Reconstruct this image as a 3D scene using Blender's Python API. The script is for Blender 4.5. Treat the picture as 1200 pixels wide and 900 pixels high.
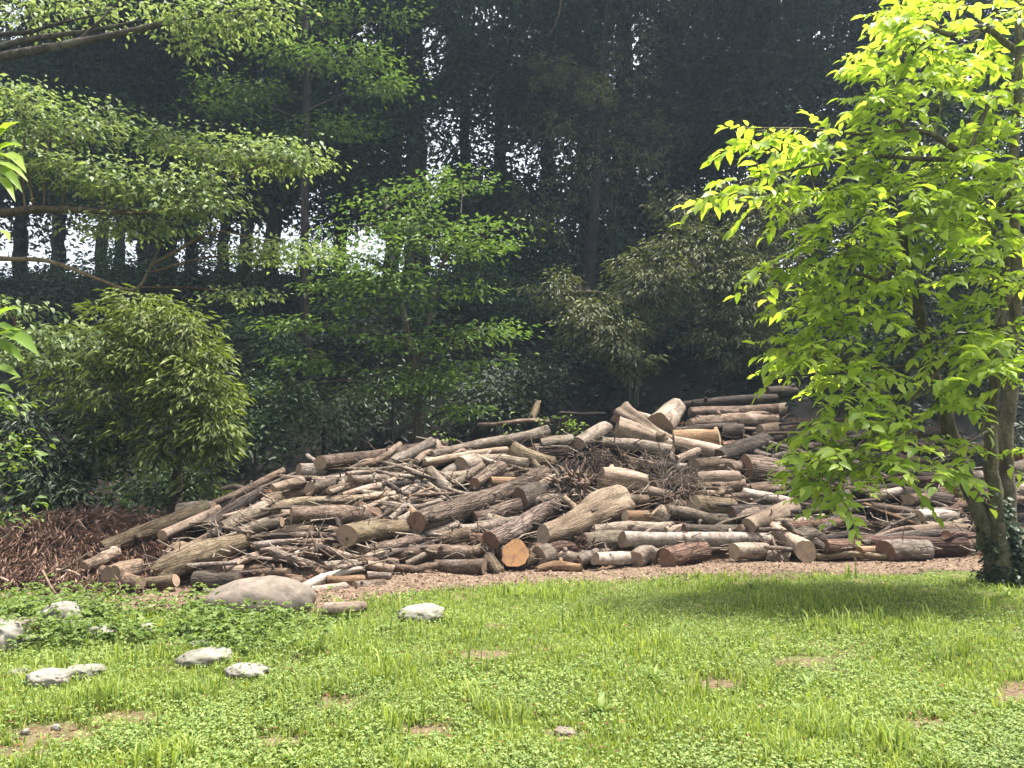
import bpy, math, random
import numpy as np
from mathutils import Vector, Matrix

for _o in list(bpy.data.objects):
    bpy.data.objects.remove(_o)
SC = bpy.context.scene
COL = SC.collection
rng = np.random.default_rng(11)
random.seed(11)

# ------------------------------------------------------------------ camera, sky, sun, exposure
F = 906.0
PITCH = math.atan(74.0 / F)
CAMZ = 1.6
cam = bpy.data.cameras.new('camera')
cam.sensor_width = 36.0
cam.lens = F / 1200.0 * 36.0
cam.clip_start = 0.05
cam.clip_end = 2000.0
camo = bpy.data.objects.new('camera', cam)
COL.objects.link(camo)
camo.location = (0, 0, CAMZ)
camo.rotation_euler = (math.pi / 2 + PITCH, 0, 0)
SC.camera = camo

SUNDIR = Vector((0.27, 0.06, 0.95)).normalized()
world = bpy.data.worlds.new("World")
SC.world = world
world.use_nodes = True
nt = world.node_tree
bg = nt.nodes['Background']
sky = nt.nodes.new('ShaderNodeTexSky')
sky.sky_type = 'NISHITA'
sky.sun_disc = False
sky.sun_elevation = math.asin(SUNDIR.z)
sky.sun_rotation = math.atan2(SUNDIR.x, SUNDIR.y)
sky.air_density = 1.0
sky.dust_density = 5.0
sky.ozone_density = 1.0
hs = nt.nodes.new('ShaderNodeHueSaturation')      # thin white cloud: a paler sky
hs.inputs['Saturation'].default_value = 0.3
hs.inputs['Value'].default_value = 1.35
nt.links.new(sky.outputs['Color'], hs.inputs['Color'])
nt.links.new(hs.outputs['Color'], bg.inputs['Color'])
bg.inputs['Strength'].default_value = 0.13
sun = bpy.data.lights.new('sun', 'SUN')
sun.energy = 5.0
sun.angle = math.radians(5.0)
sun.color = (1.0, 0.95, 0.86)
suno = bpy.data.objects.new('sun', sun)
COL.objects.link(suno)
suno.rotation_euler = SUNDIR.to_track_quat('Z', 'Y').to_euler()
SC.view_settings.view_transform = 'Standard'
SC.view_settings.look = 'None'
SC.view_settings.gamma = 1.0
SC.view_settings.use_curve_mapping = False
SC.view_settings.exposure = 1.35
SC.render.engine = 'CYCLES'
SC.cycles.max_bounces = 7
SC.cycles.diffuse_bounces = 4
SC.cycles.glossy_bounces = 2
SC.cycles.transmission_bounces = 4
SC.cycles.volume_bounces = 0
SC.cycles.caustics_reflective = False
SC.cycles.caustics_refractive = False
try:
    SC.cycles.use_denoising = True
    SC.cycles.denoiser = 'OPENIMAGEDENOISE'
except Exception:
    pass

# ------------------------------------------------------------------ helpers
CP, SP = math.cos(PITCH), math.sin(PITCH)


def ray(px, py):
    u = (np.asarray(px, float) - 600.0) / F
    v = (450.0 - np.asarray(py, float)) / F
    dy = CP - v * SP
    return u / dy, (SP + v * CP) / dy          # dx/dY, dz/dY


def P(px, py, Y):
    """point at distance Y seen at photograph pixel px, py"""
    a, b = ray(px, py)
    return np.stack([a * Y, np.asarray(Y, float) + 0 * a, CAMZ + b * Y], -1)


def proj(p):
    p = np.asarray(p, float)
    x, y, z = p[..., 0], p[..., 1], p[..., 2] - CAMZ
    d = y * CP + z * SP
    v = -y * SP + z * CP
    return 600 + F * x / d, 450 - F * v / d


def sstep(t):
    t = np.clip(t, 0, 1)
    return t * t * (3 - 2 * t)


def lump(x, y, s=1.0, seed=0.0):
    """cheap smooth noise in about -1..1"""
    x = np.asarray(x, float) * s + seed * 3.1
    y = np.asarray(y, float) * s - seed * 1.7
    return (np.sin(1.7 * x + 0.6 * y + seed) + np.sin(2.9 * y - 1.1 * x + 2.1 * seed) + 0.6 * np.sin(4.3 * x + 3.7 * y + 1.3)
            + 0.5 * np.sin(7.1 * x - 5.3 * y + 0.7 * seed)) / 3.1


Y0X = np.array([-9.0, -5.7, -1.94, -1.4, -0.45, 1.72, 3.6, 7.3, 12])
Y0Y = np.array([8.5, 8.6, 8.8, 9.8, 10.1, 10.4, 10.9, 11.0, 11.0])
Y0PX = np.array([-100, 0, 400, 470, 560, 750, 900, 1200])
Y0PY = np.array([8.5, 8.6, 8.8, 9.8, 10.1, 10.4, 10.9, 11.0])
CRX = np.array([-8.5, -6.5, -5.0, -3.7, -2.0, 0.0, 2.2, 4.5, 8.4, 9.8, 14])
CRZ = np.array([0.1, 0.3, 1.0, 1.35, 1.6, 1.9, 2.35, 2.6, 2.5, 0.2, 0.1])
SLOPE = 0.5


def ground_z(x, y):
    x = np.asarray(x, float)
    y = np.asarray(y, float)
    lawn = 0.03 * lump(x, y, 0.8, 1.0) + 0.015 * lump(x, y, 2.3, 2.0)
    y0 = np.interp(x, Y0X, Y0Y)
    cr = np.interp(x, CRX, CRZ) - 0.42
    heap = np.minimum(SLOPE * (y - y0) - 0.30, cr)
    back = sstep((y - 17.5) / 3.0)
    heap = heap - back * np.clip(heap, 0, 9) * 0.25
    heap = np.maximum(heap, 0)
    bank = 7.4 * sstep((y - 13.5) / 13.0) * (1 + 0.05 * lump(x, y, 0.25, 3.0))
    bank = bank + 0.22 * sstep((y - 15) / 4) * lump(x, y, 0.9, 5.0)
    z = np.maximum(heap, bank)
    z = z + lawn
    z = z - 5.0 * sstep((y - 33.0) / 30.0)
    return z


def pile_Y(px, py):
    y0 = np.interp(px, Y0PX, Y0PY)
    _, t = ray(px, py)
    return (CAMZ + SLOPE * y0) / (SLOPE - t)


def tri_mesh(name, V, T, mats, mi=None, smooth=False):
    V = np.ascontiguousarray(V, dtype=np.float32).reshape(-1, 3)
    T = np.ascontiguousarray(T, dtype=np.int32).reshape(-1, 3)
    me = bpy.data.meshes.new(name)
    me.vertices.add(len(V))
    me.vertices.foreach_set('co', V.ravel())
    me.loops.add(len(T) * 3)
    me.loops.foreach_set('vertex_index', T.ravel())
    me.polygons.add(len(T))
    me.polygons.foreach_set('loop_start', np.arange(0, len(T) * 3, 3, dtype=np.int32))
    for m in (mats if isinstance(mats, (list, tuple)) else [mats]):
        me.materials.append(m)
    if mi is not None:
        me.polygons.foreach_set('material_index', np.ascontiguousarray(mi, dtype=np.int32))
    if smooth:
        me.polygons.foreach_set('use_smooth', np.ones(len(T), dtype=bool))
    me.update(calc_edges=True)
    return me


class Acc:
    """collects triangles of several materials into one mesh"""
    def __init__(self):
        self.v, self.t, self.m, self.n = [], [], [], 0

    def add(self, V, T, m=0):
        V = np.asarray(V, float).reshape(-1, 3)
        T = np.asarray(T, int).reshape(-1, 3)
        if not len(T):
            return
        self.v.append(V)
        self.t.append(T + self.n)
        self.m.append(np.full(len(T), m))
        self.n += len(V)

    def mesh(self, name, mats, origin=(0, 0, 0), smooth=False):
        V = np.concatenate(self.v) - np.asarray(origin, float)
        return tri_mesh(name, V, np.concatenate(self.t), mats, np.concatenate(self.m), smooth)


def link(name, me, parent=None, loc=None):
    o = bpy.data.objects.new(name, me)
    COL.objects.link(o)
    if loc is not None:
        o.location = tuple(float(c) for c in loc)
    if parent is not None:
        o.parent = parent
    return o


def tag(o, label=None, cat=None, group=None, kind=None):
    if label:
        o['label'] = label
    if cat:
        o['category'] = cat
    if group:
        o['group'] = group
    if kind:
        o['kind'] = kind
    return o


def thing(name, loc, label, cat, group=None):
    o = bpy.data.objects.new(name, None)
    COL.objects.link(o)
    o.empty_display_size = 0.2
    o.location = tuple(float(c) for c in loc)
    return tag(o, label, cat, group)


# ------------------------------------------------------------------ materials
def new_mat(name):
    m = bpy.data.materials.new(name)
    m.use_nodes = True
    n = m.node_tree
    b = n.nodes['Principled BSDF']
    return m, n, b


def N(n, typ, **kw):
    x = n.nodes.new(typ)
    for k, v in kw.items():
        setattr(x, k, v)
    return x


def ramp(n, fac, stops):
    r = n.nodes.new('ShaderNodeValToRGB')
    cr = r.color_ramp
    while len(cr.elements) < len(stops):
        cr.elements.new(0.5)
    for e, (p, c) in zip(cr.elements, stops):
        e.position = p
        e.color = (*c, 1)
    n.links.new(fac, r.inputs['Fac'])
    return r.outputs['Color']


def mixc(n, fac, a, b, mode='MIX'):
    m = n.nodes.new('ShaderNodeMix')
    m.data_type = 'RGBA'
    m.blend_type = mode
    for s, v in ((m.inputs['Factor'], fac), (m.inputs['A'], a), (m.inputs['B'], b)):
        if isinstance(v, (int, float)):
            s.default_value = v
        elif isinstance(v, tuple):
            s.default_value = (*v, 1)
        else:
            n.links.new(v, s)
    return m.outputs['Result']


def math_(n, op, a, b=None):
    m = n.nodes.new('ShaderNodeMath')
    m.operation = op
    for s, v in zip(m.inputs, (a, b)):
        if v is None:
            continue
        if isinstance(v, (int, float)):
            s.default_value = v
        else:
            n.links.new(v, s)
    return m.outputs[0]


def noise(n, vec, scale, detail=5, rough=0.6):
    t = n.nodes.new('ShaderNodeTexNoise')
    t.inputs['Scale'].default_value = scale
    t.inputs['Detail'].default_value = detail
    t.inputs['Roughness'].default_value = rough
    if vec is not None:
        n.links.new(vec, t.inputs['Vector'])
    return t.outputs['Fac']


def mapr(n, v, a, b, c, d):
    m = n.nodes.new('ShaderNodeMapRange')
    n.links.new(v, m.inputs['Value'])
    for k, x in zip(('From Min', 'From Max', 'To Min', 'To Max'), (a, b, c, d)):
        m.inputs[k].default_value = x
    return m.outputs['Result']


def bump(n, b, h, strength, dist):
    x = n.nodes.new('ShaderNodeBump')
    x.inputs['Strength'].default_value = strength
    x.inputs['Distance'].default_value = dist
    n.links.new(h, x.inputs['Height'])
    n.links.new(x.outputs['Normal'], b.inputs['Normal'])


def leaf_mat(name, dark, light, trans=0.35, rough=0.45, spec=0.4, tcol=None):
    m, n, b = new_mat(name)
    g = N(n, 'ShaderNodeNewGeometry')
    c = mixc(n, g.outputs['Random Per Island'], dark, light)
    big = noise(n, g.outputs['Position'], 0.9, 2)
    c = mixc(n, 1.0, c, mixc(n, big, (0.7, 0.72, 0.75), (1.3, 1.28, 1.2)), 'MULTIPLY')
    n.links.new(c, b.inputs['Base Color'])
    b.inputs['Roughness'].default_value = rough
    b.inputs['Specular IOR Level'].default_value = spec
    t = N(n, 'ShaderNodeBsdfTranslucent')
    tc = mixc(n, 1.0, c, tcol or (1.5, 1.6, 0.6), 'MULTIPLY')
    n.links.new(tc, t.inputs['Color'])
    mx = N(n, 'ShaderNodeMixShader')
    mx.inputs[0].default_value = trans
    n.links.new(b.outputs[0], mx.inputs[1])
    n.links.new(t.outputs[0], mx.inputs[2])
    n.links.new(mx.outputs[0], n.nodes['Material Output'].inputs['Surface'])
    return m


def bark_mat(name, dark, mid, light, furrow=0.5, lichen=None, lich=0.5, stretch=0.2, scale=16.0, bd=0.012, vary=0.35):
    m, n, b = new_mat(name)
    tc = N(n, 'ShaderNodeTexCoord')
    oi = N(n, 'ShaderNodeObjectInfo')
    off = math_(n, 'MULTIPLY', oi.outputs['Random'], 37.0)
    av = N(n, 'ShaderNodeVectorMath', operation='ADD')
    n.links.new(tc.outputs['Object'], av.inputs[0])
    n.links.new(off, av.inputs[1])
    mp = N(n, 'ShaderNodeMapping')
    mp.inputs['Scale'].default_value = (1, 1, stretch)
    n.links.new(av.outputs[0], mp.inputs['Vector'])
    v = mp.outputs[0]
    n1 = noise(n, v, scale, 7, 0.65)
    n2 = noise(n, av.outputs[0], 3.0, 4, 0.6)
    vo = N(n, 'ShaderNodeTexVoronoi')
    vo.feature = 'DISTANCE_TO_EDGE'
    vo.inputs['Scale'].default_value = scale * 1.4
    n.links.new(v, vo.inputs['Vector'])
    crack = mapr(n, vo.outputs['Distance'], 0.0, 0.12, 0.0, 1.0)
    h = math_(n, 'ADD', math_(n, 'MULTIPLY', n1, 1.0), math_(n, 'MULTIPLY', crack, furrow))
    c = ramp(n, n1, [(0.3, dark), (0.5, mid), (0.72, light)])
    c = mixc(n, math_(n, 'MULTIPLY', math_(n, 'SUBTRACT', 1.0, crack), furrow), c, tuple(x * 0.5 for x in dark))
    if lichen:
        fl = mapr(n, n2, 0.68 - 0.3 * lich, 0.84 - 0.3 * lich, 0.0, 0.75)
        c = mixc(n, fl, c, lichen)
    n3 = noise(n, av.outputs[0], 34, 4, 0.7)
    c = mixc(n, 1.0, c, mixc(n, mapr(n, n3, 0.3, 0.7, 0, 1), (0.5, 0.48, 0.46), (1.3, 1.3, 1.3)), 'MULTIPLY')
    n4 = noise(n, av.outputs[0], 1.3, 3, 0.6)
    c = mixc(n, 1.0, c, mixc(n, mapr(n, n4, 0.3, 0.7, 0, 1), (0.62, 0.58, 0.55), (1.2, 1.2, 1.2)), 'MULTIPLY')
    k = mapr(n, oi.outputs['Random'], 0, 1, 1 - vary, 1 + vary)
    kk = N(n, 'ShaderNodeCombineColor')
    hue = mapr(n, math_(n, 'FRACT', math_(n, 'MULTIPLY', oi.outputs['Random'], 13.7)), 0, 1, 0.93, 1.04)
    for i in range(3):
        n.links.new(k if i < 2 else math_(n, 'MULTIPLY', k, hue), kk.inputs[i])
    c = mixc(n, 1.0, c, kk.outputs[0], 'MULTIPLY')
    n.links.new(c, b.inputs['Base Color'])
    b.inputs['Roughness'].default_value = 0.9
    b.inputs['Specular IOR Level'].default_value = 0.15
    bump(n, b, h, 0.9, bd)
    return m


def cut_mat(name, a, bcol, edge):
    m, n, b = new_mat(name)
    tc = N(n, 'ShaderNodeTexCoord')
    oi = N(n, 'ShaderNodeObjectInfo')
    sx = N(n, 'ShaderNodeSeparateXYZ')
    n.links.new(tc.outputs['Object'], sx.inputs[0])
    r = math_(n, 'SQRT', math_(n, 'ADD', math_(n, 'MULTIPLY', sx.outputs[0], sx.outputs[0]), math_(n, 'MULTIPLY', sx.outputs[1], sx.outputs[1])))
    nn = noise(n, tc.outputs['Object'], 9, 4)
    rr = math_(n, 'ADD', r, math_(n, 'MULTIPLY', nn, 0.02))
    w = math_(n, 'FRACT', math_(n, 'MULTIPLY', rr, 70.0))
    c = mixc(n, math_(n, 'MULTIPLY', w, 0.45), a, bcol)
    c = mixc(n, mapr(n, nn, 0.45, 0.7, 0, 0.7), c, edge)
    ang = N(n, 'ShaderNodeMath', operation='ARCTAN2')
    n.links.new(sx.outputs[0], ang.inputs[0])
    n.links.new(sx.outputs[1], ang.inputs[1])
    cr = math_(n, 'ABSOLUTE', math_(n, 'SINE', math_(n, 'ADD', math_(n, 'MULTIPLY', ang.outputs[0], 1.0), math_(n, 'MULTIPLY', oi.outputs['Random'], 20))))
    ck = mapr(n, math_(n, 'SUBTRACT', cr, math_(n, 'MULTIPLY', nn, 0.06)), -0.03, 0.02, 0.7, 0.0)
    c = mixc(n, ck, c, (0.03, 0.022, 0.016))
    k = mapr(n, oi.outputs['Random'], 0, 1, 0.75, 1.25)
    kk = N(n, 'ShaderNodeCombineColor')
    for i in range(3):
        n.links.new(k, kk.inputs[i])
    c = mixc(n, 1.0, c, kk.outputs[0], 'MULTIPLY')
    n.links.new(c, b.inputs['Base Color'])
    b.inputs['Roughness'].default_value = 0.85
    b.inputs['Specular IOR Level'].default_value = 0.2
    bump(n, b, nn, 0.5, 0.01)
    return m


BARK = {
    'br': bark_mat('brown_bark', (0.036, 0.027, 0.022), (0.138, 0.099, 0.075), (0.225, 0.170, 0.135), 0.4, (0.25, 0.21, 0.18), 0.4, 0.35),
    'gr': bark_mat('grey_bark', (0.053, 0.043, 0.037), (0.182, 0.147, 0.119), (0.285, 0.240, 0.20), 0.3, (0.29, 0.265, 0.24), 0.45, 0.35),
    'pa': bark_mat('pale_bark', (0.085, 0.063, 0.050), (0.25, 0.19, 0.152), (0.35, 0.285, 0.235), 0.15, (0.16, 0.12, 0.094), 0.45, scale=11),
    'da': bark_mat('dark_bark', (0.018, 0.015, 0.013), (0.065, 0.052, 0.045), (0.135, 0.108, 0.093), 0.5, (0.15, 0.13, 0.11), 0.25),
    'ro': bark_mat('furrowed_bark', (0.029, 0.020, 0.016), (0.142, 0.106, 0.088), (0.265, 0.21, 0.18), 0.6, None, 0, 0.13, 17, 0.03, 0.2),
    'bi': bark_mat('birch_bark', (0.125, 0.098, 0.085), (0.30, 0.255, 0.228), (0.385, 0.345, 0.315), 0.1, (0.133, 0.105, 0.090), 0.33, 1.5, 7, 0.006, 0.12),
    're': bark_mat('red_brown_bark', (0.027, 0.016, 0.013), (0.115, 0.070, 0.055), (0.20, 0.13, 0.105), 0.6, None, 0, 0.12, 14, 0.02),
    'mo': bark_mat('mossy_bark', (0.040, 0.030, 0.020), (0.15, 0.115, 0.080), (0.25, 0.20, 0.145), 0.4, (0.15, 0.14, 0.088), 0.4),
    'or': bark_mat('split_orange_wood', (0.075, 0.046, 0.028), (0.21, 0.135, 0.085), (0.31, 0.21, 0.14), 0.2, (0.105, 0.060, 0.038), 0.5, 0.1, 12, 0.012),
    'wh': bark_mat('bleached_wood', (0.165, 0.135, 0.115), (0.35, 0.305, 0.265), (0.49, 0.45, 0.41), 0.15, (0.165, 0.135, 0.112), 0.4, 0.15, 10, 0.008, 0.15),
    'sp': bark_mat('bare_tan_wood', (0.055, 0.040, 0.030), (0.175, 0.132, 0.100), (0.265, 0.21, 0.165), 0.2, (0.115, 0.085, 0.063), 0.5, 0.14, 14, 0.02, 0.2),
}
CUT = {
    'old': cut_mat('weathered_cut_wood', (0.23, 0.165, 0.115), (0.15, 0.10, 0.068), (0.105, 0.08, 0.06)),
    'new': cut_mat('fresh_cut_wood', (0.20, 0.105, 0.047), (0.10, 0.05, 0.023), (0.06, 0.036, 0.023)),
    'pale': cut_mat('pale_cut_wood', (0.36, 0.285, 0.19), (0.27, 0.20, 0.13), (0.22, 0.165, 0.115)),
    'dk': cut_mat('dark_cut_wood', (0.10, 0.06, 0.04), (0.055, 0.035, 0.025), (0.14, 0.085, 0.055)),
    'red': cut_mat('reddish_cut_wood', (0.17, 0.095, 0.065), (0.10, 0.055, 0.04), (0.22, 0.14, 0.10)),
}
CUT_OF = {'br': 'old', 'gr': 'old', 'pa': 'old', 'da': 'dk', 'ro': 'red', 'bi': 'old', 're': 'red', 'mo': 'old', 'or': 'new', 'wh': 'pale', 'sp': 'old'}

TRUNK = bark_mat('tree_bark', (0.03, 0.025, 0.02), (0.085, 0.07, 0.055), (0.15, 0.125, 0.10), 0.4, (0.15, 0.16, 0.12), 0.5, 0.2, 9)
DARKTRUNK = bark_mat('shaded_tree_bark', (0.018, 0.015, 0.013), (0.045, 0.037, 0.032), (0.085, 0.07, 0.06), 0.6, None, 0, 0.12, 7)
TWIG = bark_mat('twig_bark', (0.06, 0.045, 0.03), (0.13, 0.10, 0.07), (0.2, 0.165, 0.12), 0.2, None, 0, 0.2, 20)
STEM = bark_mat('young_stem_bark', (0.045, 0.038, 0.026), (0.125, 0.108, 0.078), (0.20, 0.18, 0.135), 0.15, (0.16, 0.165, 0.115), 0.5, 0.3, 12, 0.006)
L_BRIGHT = leaf_mat('young_leaf', (0.17, 0.27, 0.03), (0.43, 0.53, 0.11), 0.55, 0.42, 0.4, (1.5, 1.5, 0.6))
L_DOG = leaf_mat('dogwood_leaf', (0.06, 0.105, 0.035), (0.28, 0.34, 0.18), 0.35, 0.5, 0.25, (1.4, 1.4, .7))
L_MAPLE = leaf_mat('maple_leaf', (0.050, 0.098, 0.026), (0.14, 0.21, 0.06), 0.33, 0.55, 0.2, (1.4, 1.45, 0.7))
L_EVER = leaf_mat('evergreen_leaf', (0.045, 0.068, 0.014), (0.19, 0.22, 0.055), 0.25, 0.5, 0.25)
L_OLIVE = leaf_mat('olive_evergreen_leaf', (0.042, 0.052, 0.022), (0.15, 0.152, 0.07), 0.2, 0.55, 0.2)
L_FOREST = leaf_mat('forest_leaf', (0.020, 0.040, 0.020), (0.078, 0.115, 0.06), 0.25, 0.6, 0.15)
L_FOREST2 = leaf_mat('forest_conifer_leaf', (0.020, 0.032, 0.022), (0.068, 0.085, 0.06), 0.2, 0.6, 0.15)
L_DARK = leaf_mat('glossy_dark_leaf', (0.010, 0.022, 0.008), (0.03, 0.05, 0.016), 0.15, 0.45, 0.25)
L_WEED = leaf_mat('weed_leaf', (0.06, 0.105, 0.024), (0.17, 0.22, 0.065), 0.35, 0.55, 0.2)
L_GRASS = leaf_mat('grass_blade', (0.105, 0.175, 0.036), (0.31, 0.355, 0.09), 0.4, 0.55, 0.2, (1.4, 1.4, 0.65))
L_CLOVER = leaf_mat('clover_leaf', (0.085, 0.155, 0.038), (0.29, 0.345, 0.12), 0.35, 0.6, 0.2, (1.35, 1.35, 0.65))
L_DEAD = leaf_mat('dry_leaf', (0.10, 0.045, 0.02), (0.22, 0.11, 0.06), 0.2, 0.7, 0.2, (1.2, 1, 0.8))
L_BRUSH = leaf_mat('dry_brush_needles', (0.11, 0.068, 0.053), (0.31, 0.205, 0.16), 0.12, 0.8, 0.1, (1.2, 1, 0.8))
CHIPM = leaf_mat('wood_chip', (0.07, 0.045, 0.032), (0.30, 0.215, 0.155), 0.0, 0.9, 0.1, (1, 1, 1))


def rock_mat(name, a, bcol, c2):
    m, n, b = new_mat(name)
    tc = N(n, 'ShaderNodeTexCoord')
    oi = N(n, 'ShaderNodeObjectInfo')
    av = N(n, 'ShaderNodeVectorMath', operation='ADD')
    n.links.new(tc.outputs['Object'], av.inputs[0])
    n.links.new(math_(n, 'MULTIPLY', oi.outputs['Random'], 31.0), av.inputs[1])
    n1 = noise(n, av.outputs[0], 9, 8, 0.7)
    n2 = noise(n, av.outputs[0], 2.6, 4, 0.55)
    c = ramp(n, n1, [(0.3, a), (0.6, bcol)])
    c = mixc(n, mapr(n, n2, 0.5, 0.66, 0, 0.8), c, c2)
    n.links.new(c, b.inputs['Base Color'])
    b.inputs['Roughness'].default_value = 0.92
    b.inputs['Specular IOR Level'].default_value = 0.2
    bump(n, b, n1, 0.8, 0.02)
    return m


ROCK = rock_mat('pale_rock', (0.085, 0.077, 0.065), (0.26, 0.24, 0.205), (0.11, 0.108, 0.075))
BOULDER = rock_mat('brown_boulder', (0.085, 0.070, 0.057), (0.19, 0.155, 0.128), (0.13, 0.108, 0.09))

# ------------------------------------------------------------------ ground
def ground_mat():
    m, n, b = new_mat('ground_soil')
    g = N(n, 'ShaderNodeNewGeometry')
    pos = g.outputs['Position']
    a = N(n, 'ShaderNodeAttribute')
    a.attribute_name = 'zone'
    sep = N(n, 'ShaderNodeSeparateColor')
    n.links.new(a.outputs['Color'], sep.inputs[0])
    fine = noise(n, pos, 22, 8, 0.7)
    mid = noise(n, pos, 2.2, 4)
    lawn = ramp(n, fine, [(0.3, (0.035, 0.045, 0.012)), (0.55, (0.085, 0.115, 0.026)), (0.75, (0.15, 0.14, 0.06))])
    lawn = mixc(n, mapr(n, mid, 0.56, 0.68, 0, 0.8), lawn, (0.17, 0.12, 0.075))
    chips = ramp(n, fine, [(0.3, (0.05, 0.033, 0.023)), (0.52, (0.15, 0.105, 0.075)), (0.72, (0.27, 0.20, 0.15))])
    chips = mixc(n, mapr(n, mid, 0.45, 0.7, 0, 0.6), chips, (0.12, 0.08, 0.055))
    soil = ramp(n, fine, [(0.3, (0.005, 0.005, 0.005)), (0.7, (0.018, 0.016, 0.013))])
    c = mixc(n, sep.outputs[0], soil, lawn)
    c = mixc(n, sep.outputs[2], c, ramp(n, fine, [(0.3, (0.06, 0.04, 0.025)), (0.7, (0.20, 0.145, 0.095))]))
    c = mixc(n, sep.outputs[1], c, chips)
    n.links.new(c, b.inputs['Base Color'])
    b.inputs['Roughness'].default_value = 0.95
    b.inputs['Specular IOR Level'].default_value = 0.1
    bump(n, b, fine, 0.8, 0.03)
    return m


EDGE_PX = np.array([-300, 0, 150, 250, 400, 450, 520, 600, 700, 900, 1000, 1150, 1500])
EDGE_PY = np.array([706, 706, 714, 722, 716, 700, 690, 684, 681, 675, 671, 668, 668])


def lawn_mask(x, y):
    """1 on the lawn, 0 beyond its ragged far edge"""
    px, py = proj(np.stack([x, np.maximum(y, 1.0), 0 * x], -1))
    e = np.interp(px, EDGE_PX, EDGE_PY)
    return np.where(y < 1.2, 1.0, sstep((py - e + 5 * lump(x, y, 2.0, 4.0)) / 8.0 + 0.5))


BARE = [(60, 862, 60, 16), (392, 828, 34, 10), (662, 862, 26, 9), (1195, 812, 34, 14), (940, 775, 40, 7), (500, 858, 46, 9), (840, 803, 40, 8), (570, 768, 34, 7), (330, 870, 36, 8), (20, 884, 50, 10), (150, 843, 44, 9), (1080, 850, 40, 8)]


def bare(px, py):
    k = np.zeros(np.shape(px))
    w = 1 + .5 * np.sin(px * .11 + py * .07) * np.sin(py * .31 - px * .05)
    for bx, by, a, b in BARE:
        k = np.maximum(k, 1 - sstep((((px - bx) / a) ** 2 + ((py - by) / b) ** 2) * w - .3))
    return k


def build_ground():
    def axis(lo, hi, a, b, fine, coarse):
        return np.unique(np.round(np.concatenate([np.arange(lo, a, coarse), np.arange(a, b, fine), np.arange(b, hi + coarse, coarse)]), 4))
    xs = axis(-150, 150, -14, 14, 0.16, 4.0)
    ys = axis(-40, 300, 0.0, 34, 0.12, 4.0)
    X, Y = np.meshgrid(xs, ys)
    Z = ground_z(X, Y)
    V = np.stack([X, Y, Z], -1).reshape(-1, 3)
    nx, ny = len(xs), len(ys)
    i = (np.arange(ny - 1)[:, None] * nx + np.arange(nx - 1)[None]).ravel()
    T = np.concatenate([np.stack([i, i + 1, i + nx + 1], -1), np.stack([i, i + nx + 1, i + nx], -1)])
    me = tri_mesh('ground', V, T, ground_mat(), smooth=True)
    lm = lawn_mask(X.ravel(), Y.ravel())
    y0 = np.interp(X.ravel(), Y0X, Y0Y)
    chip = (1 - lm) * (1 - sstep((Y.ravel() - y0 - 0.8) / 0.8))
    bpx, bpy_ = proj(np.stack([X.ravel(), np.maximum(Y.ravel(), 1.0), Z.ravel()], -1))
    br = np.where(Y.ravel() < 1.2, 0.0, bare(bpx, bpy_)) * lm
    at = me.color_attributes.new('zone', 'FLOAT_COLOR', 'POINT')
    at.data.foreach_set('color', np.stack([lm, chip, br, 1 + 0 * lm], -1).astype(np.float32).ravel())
    tag(link('ground', me), kind='structure')


build_ground()

# ------------------------------------------------------------------ logs
Z = {'1': (100, 480, .25), '2': (340, 480, .25), '3': (560, 460, .25), '4': (780, 440, .35), '5': (0, 580, .25), '9': (900, 500, .25), '0': (0, 0, 1)}


def unit(v):
    v = np.asarray(v, float)
    return v / (np.linalg.norm(v, axis=-1, keepdims=True) + 1e-9)


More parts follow.
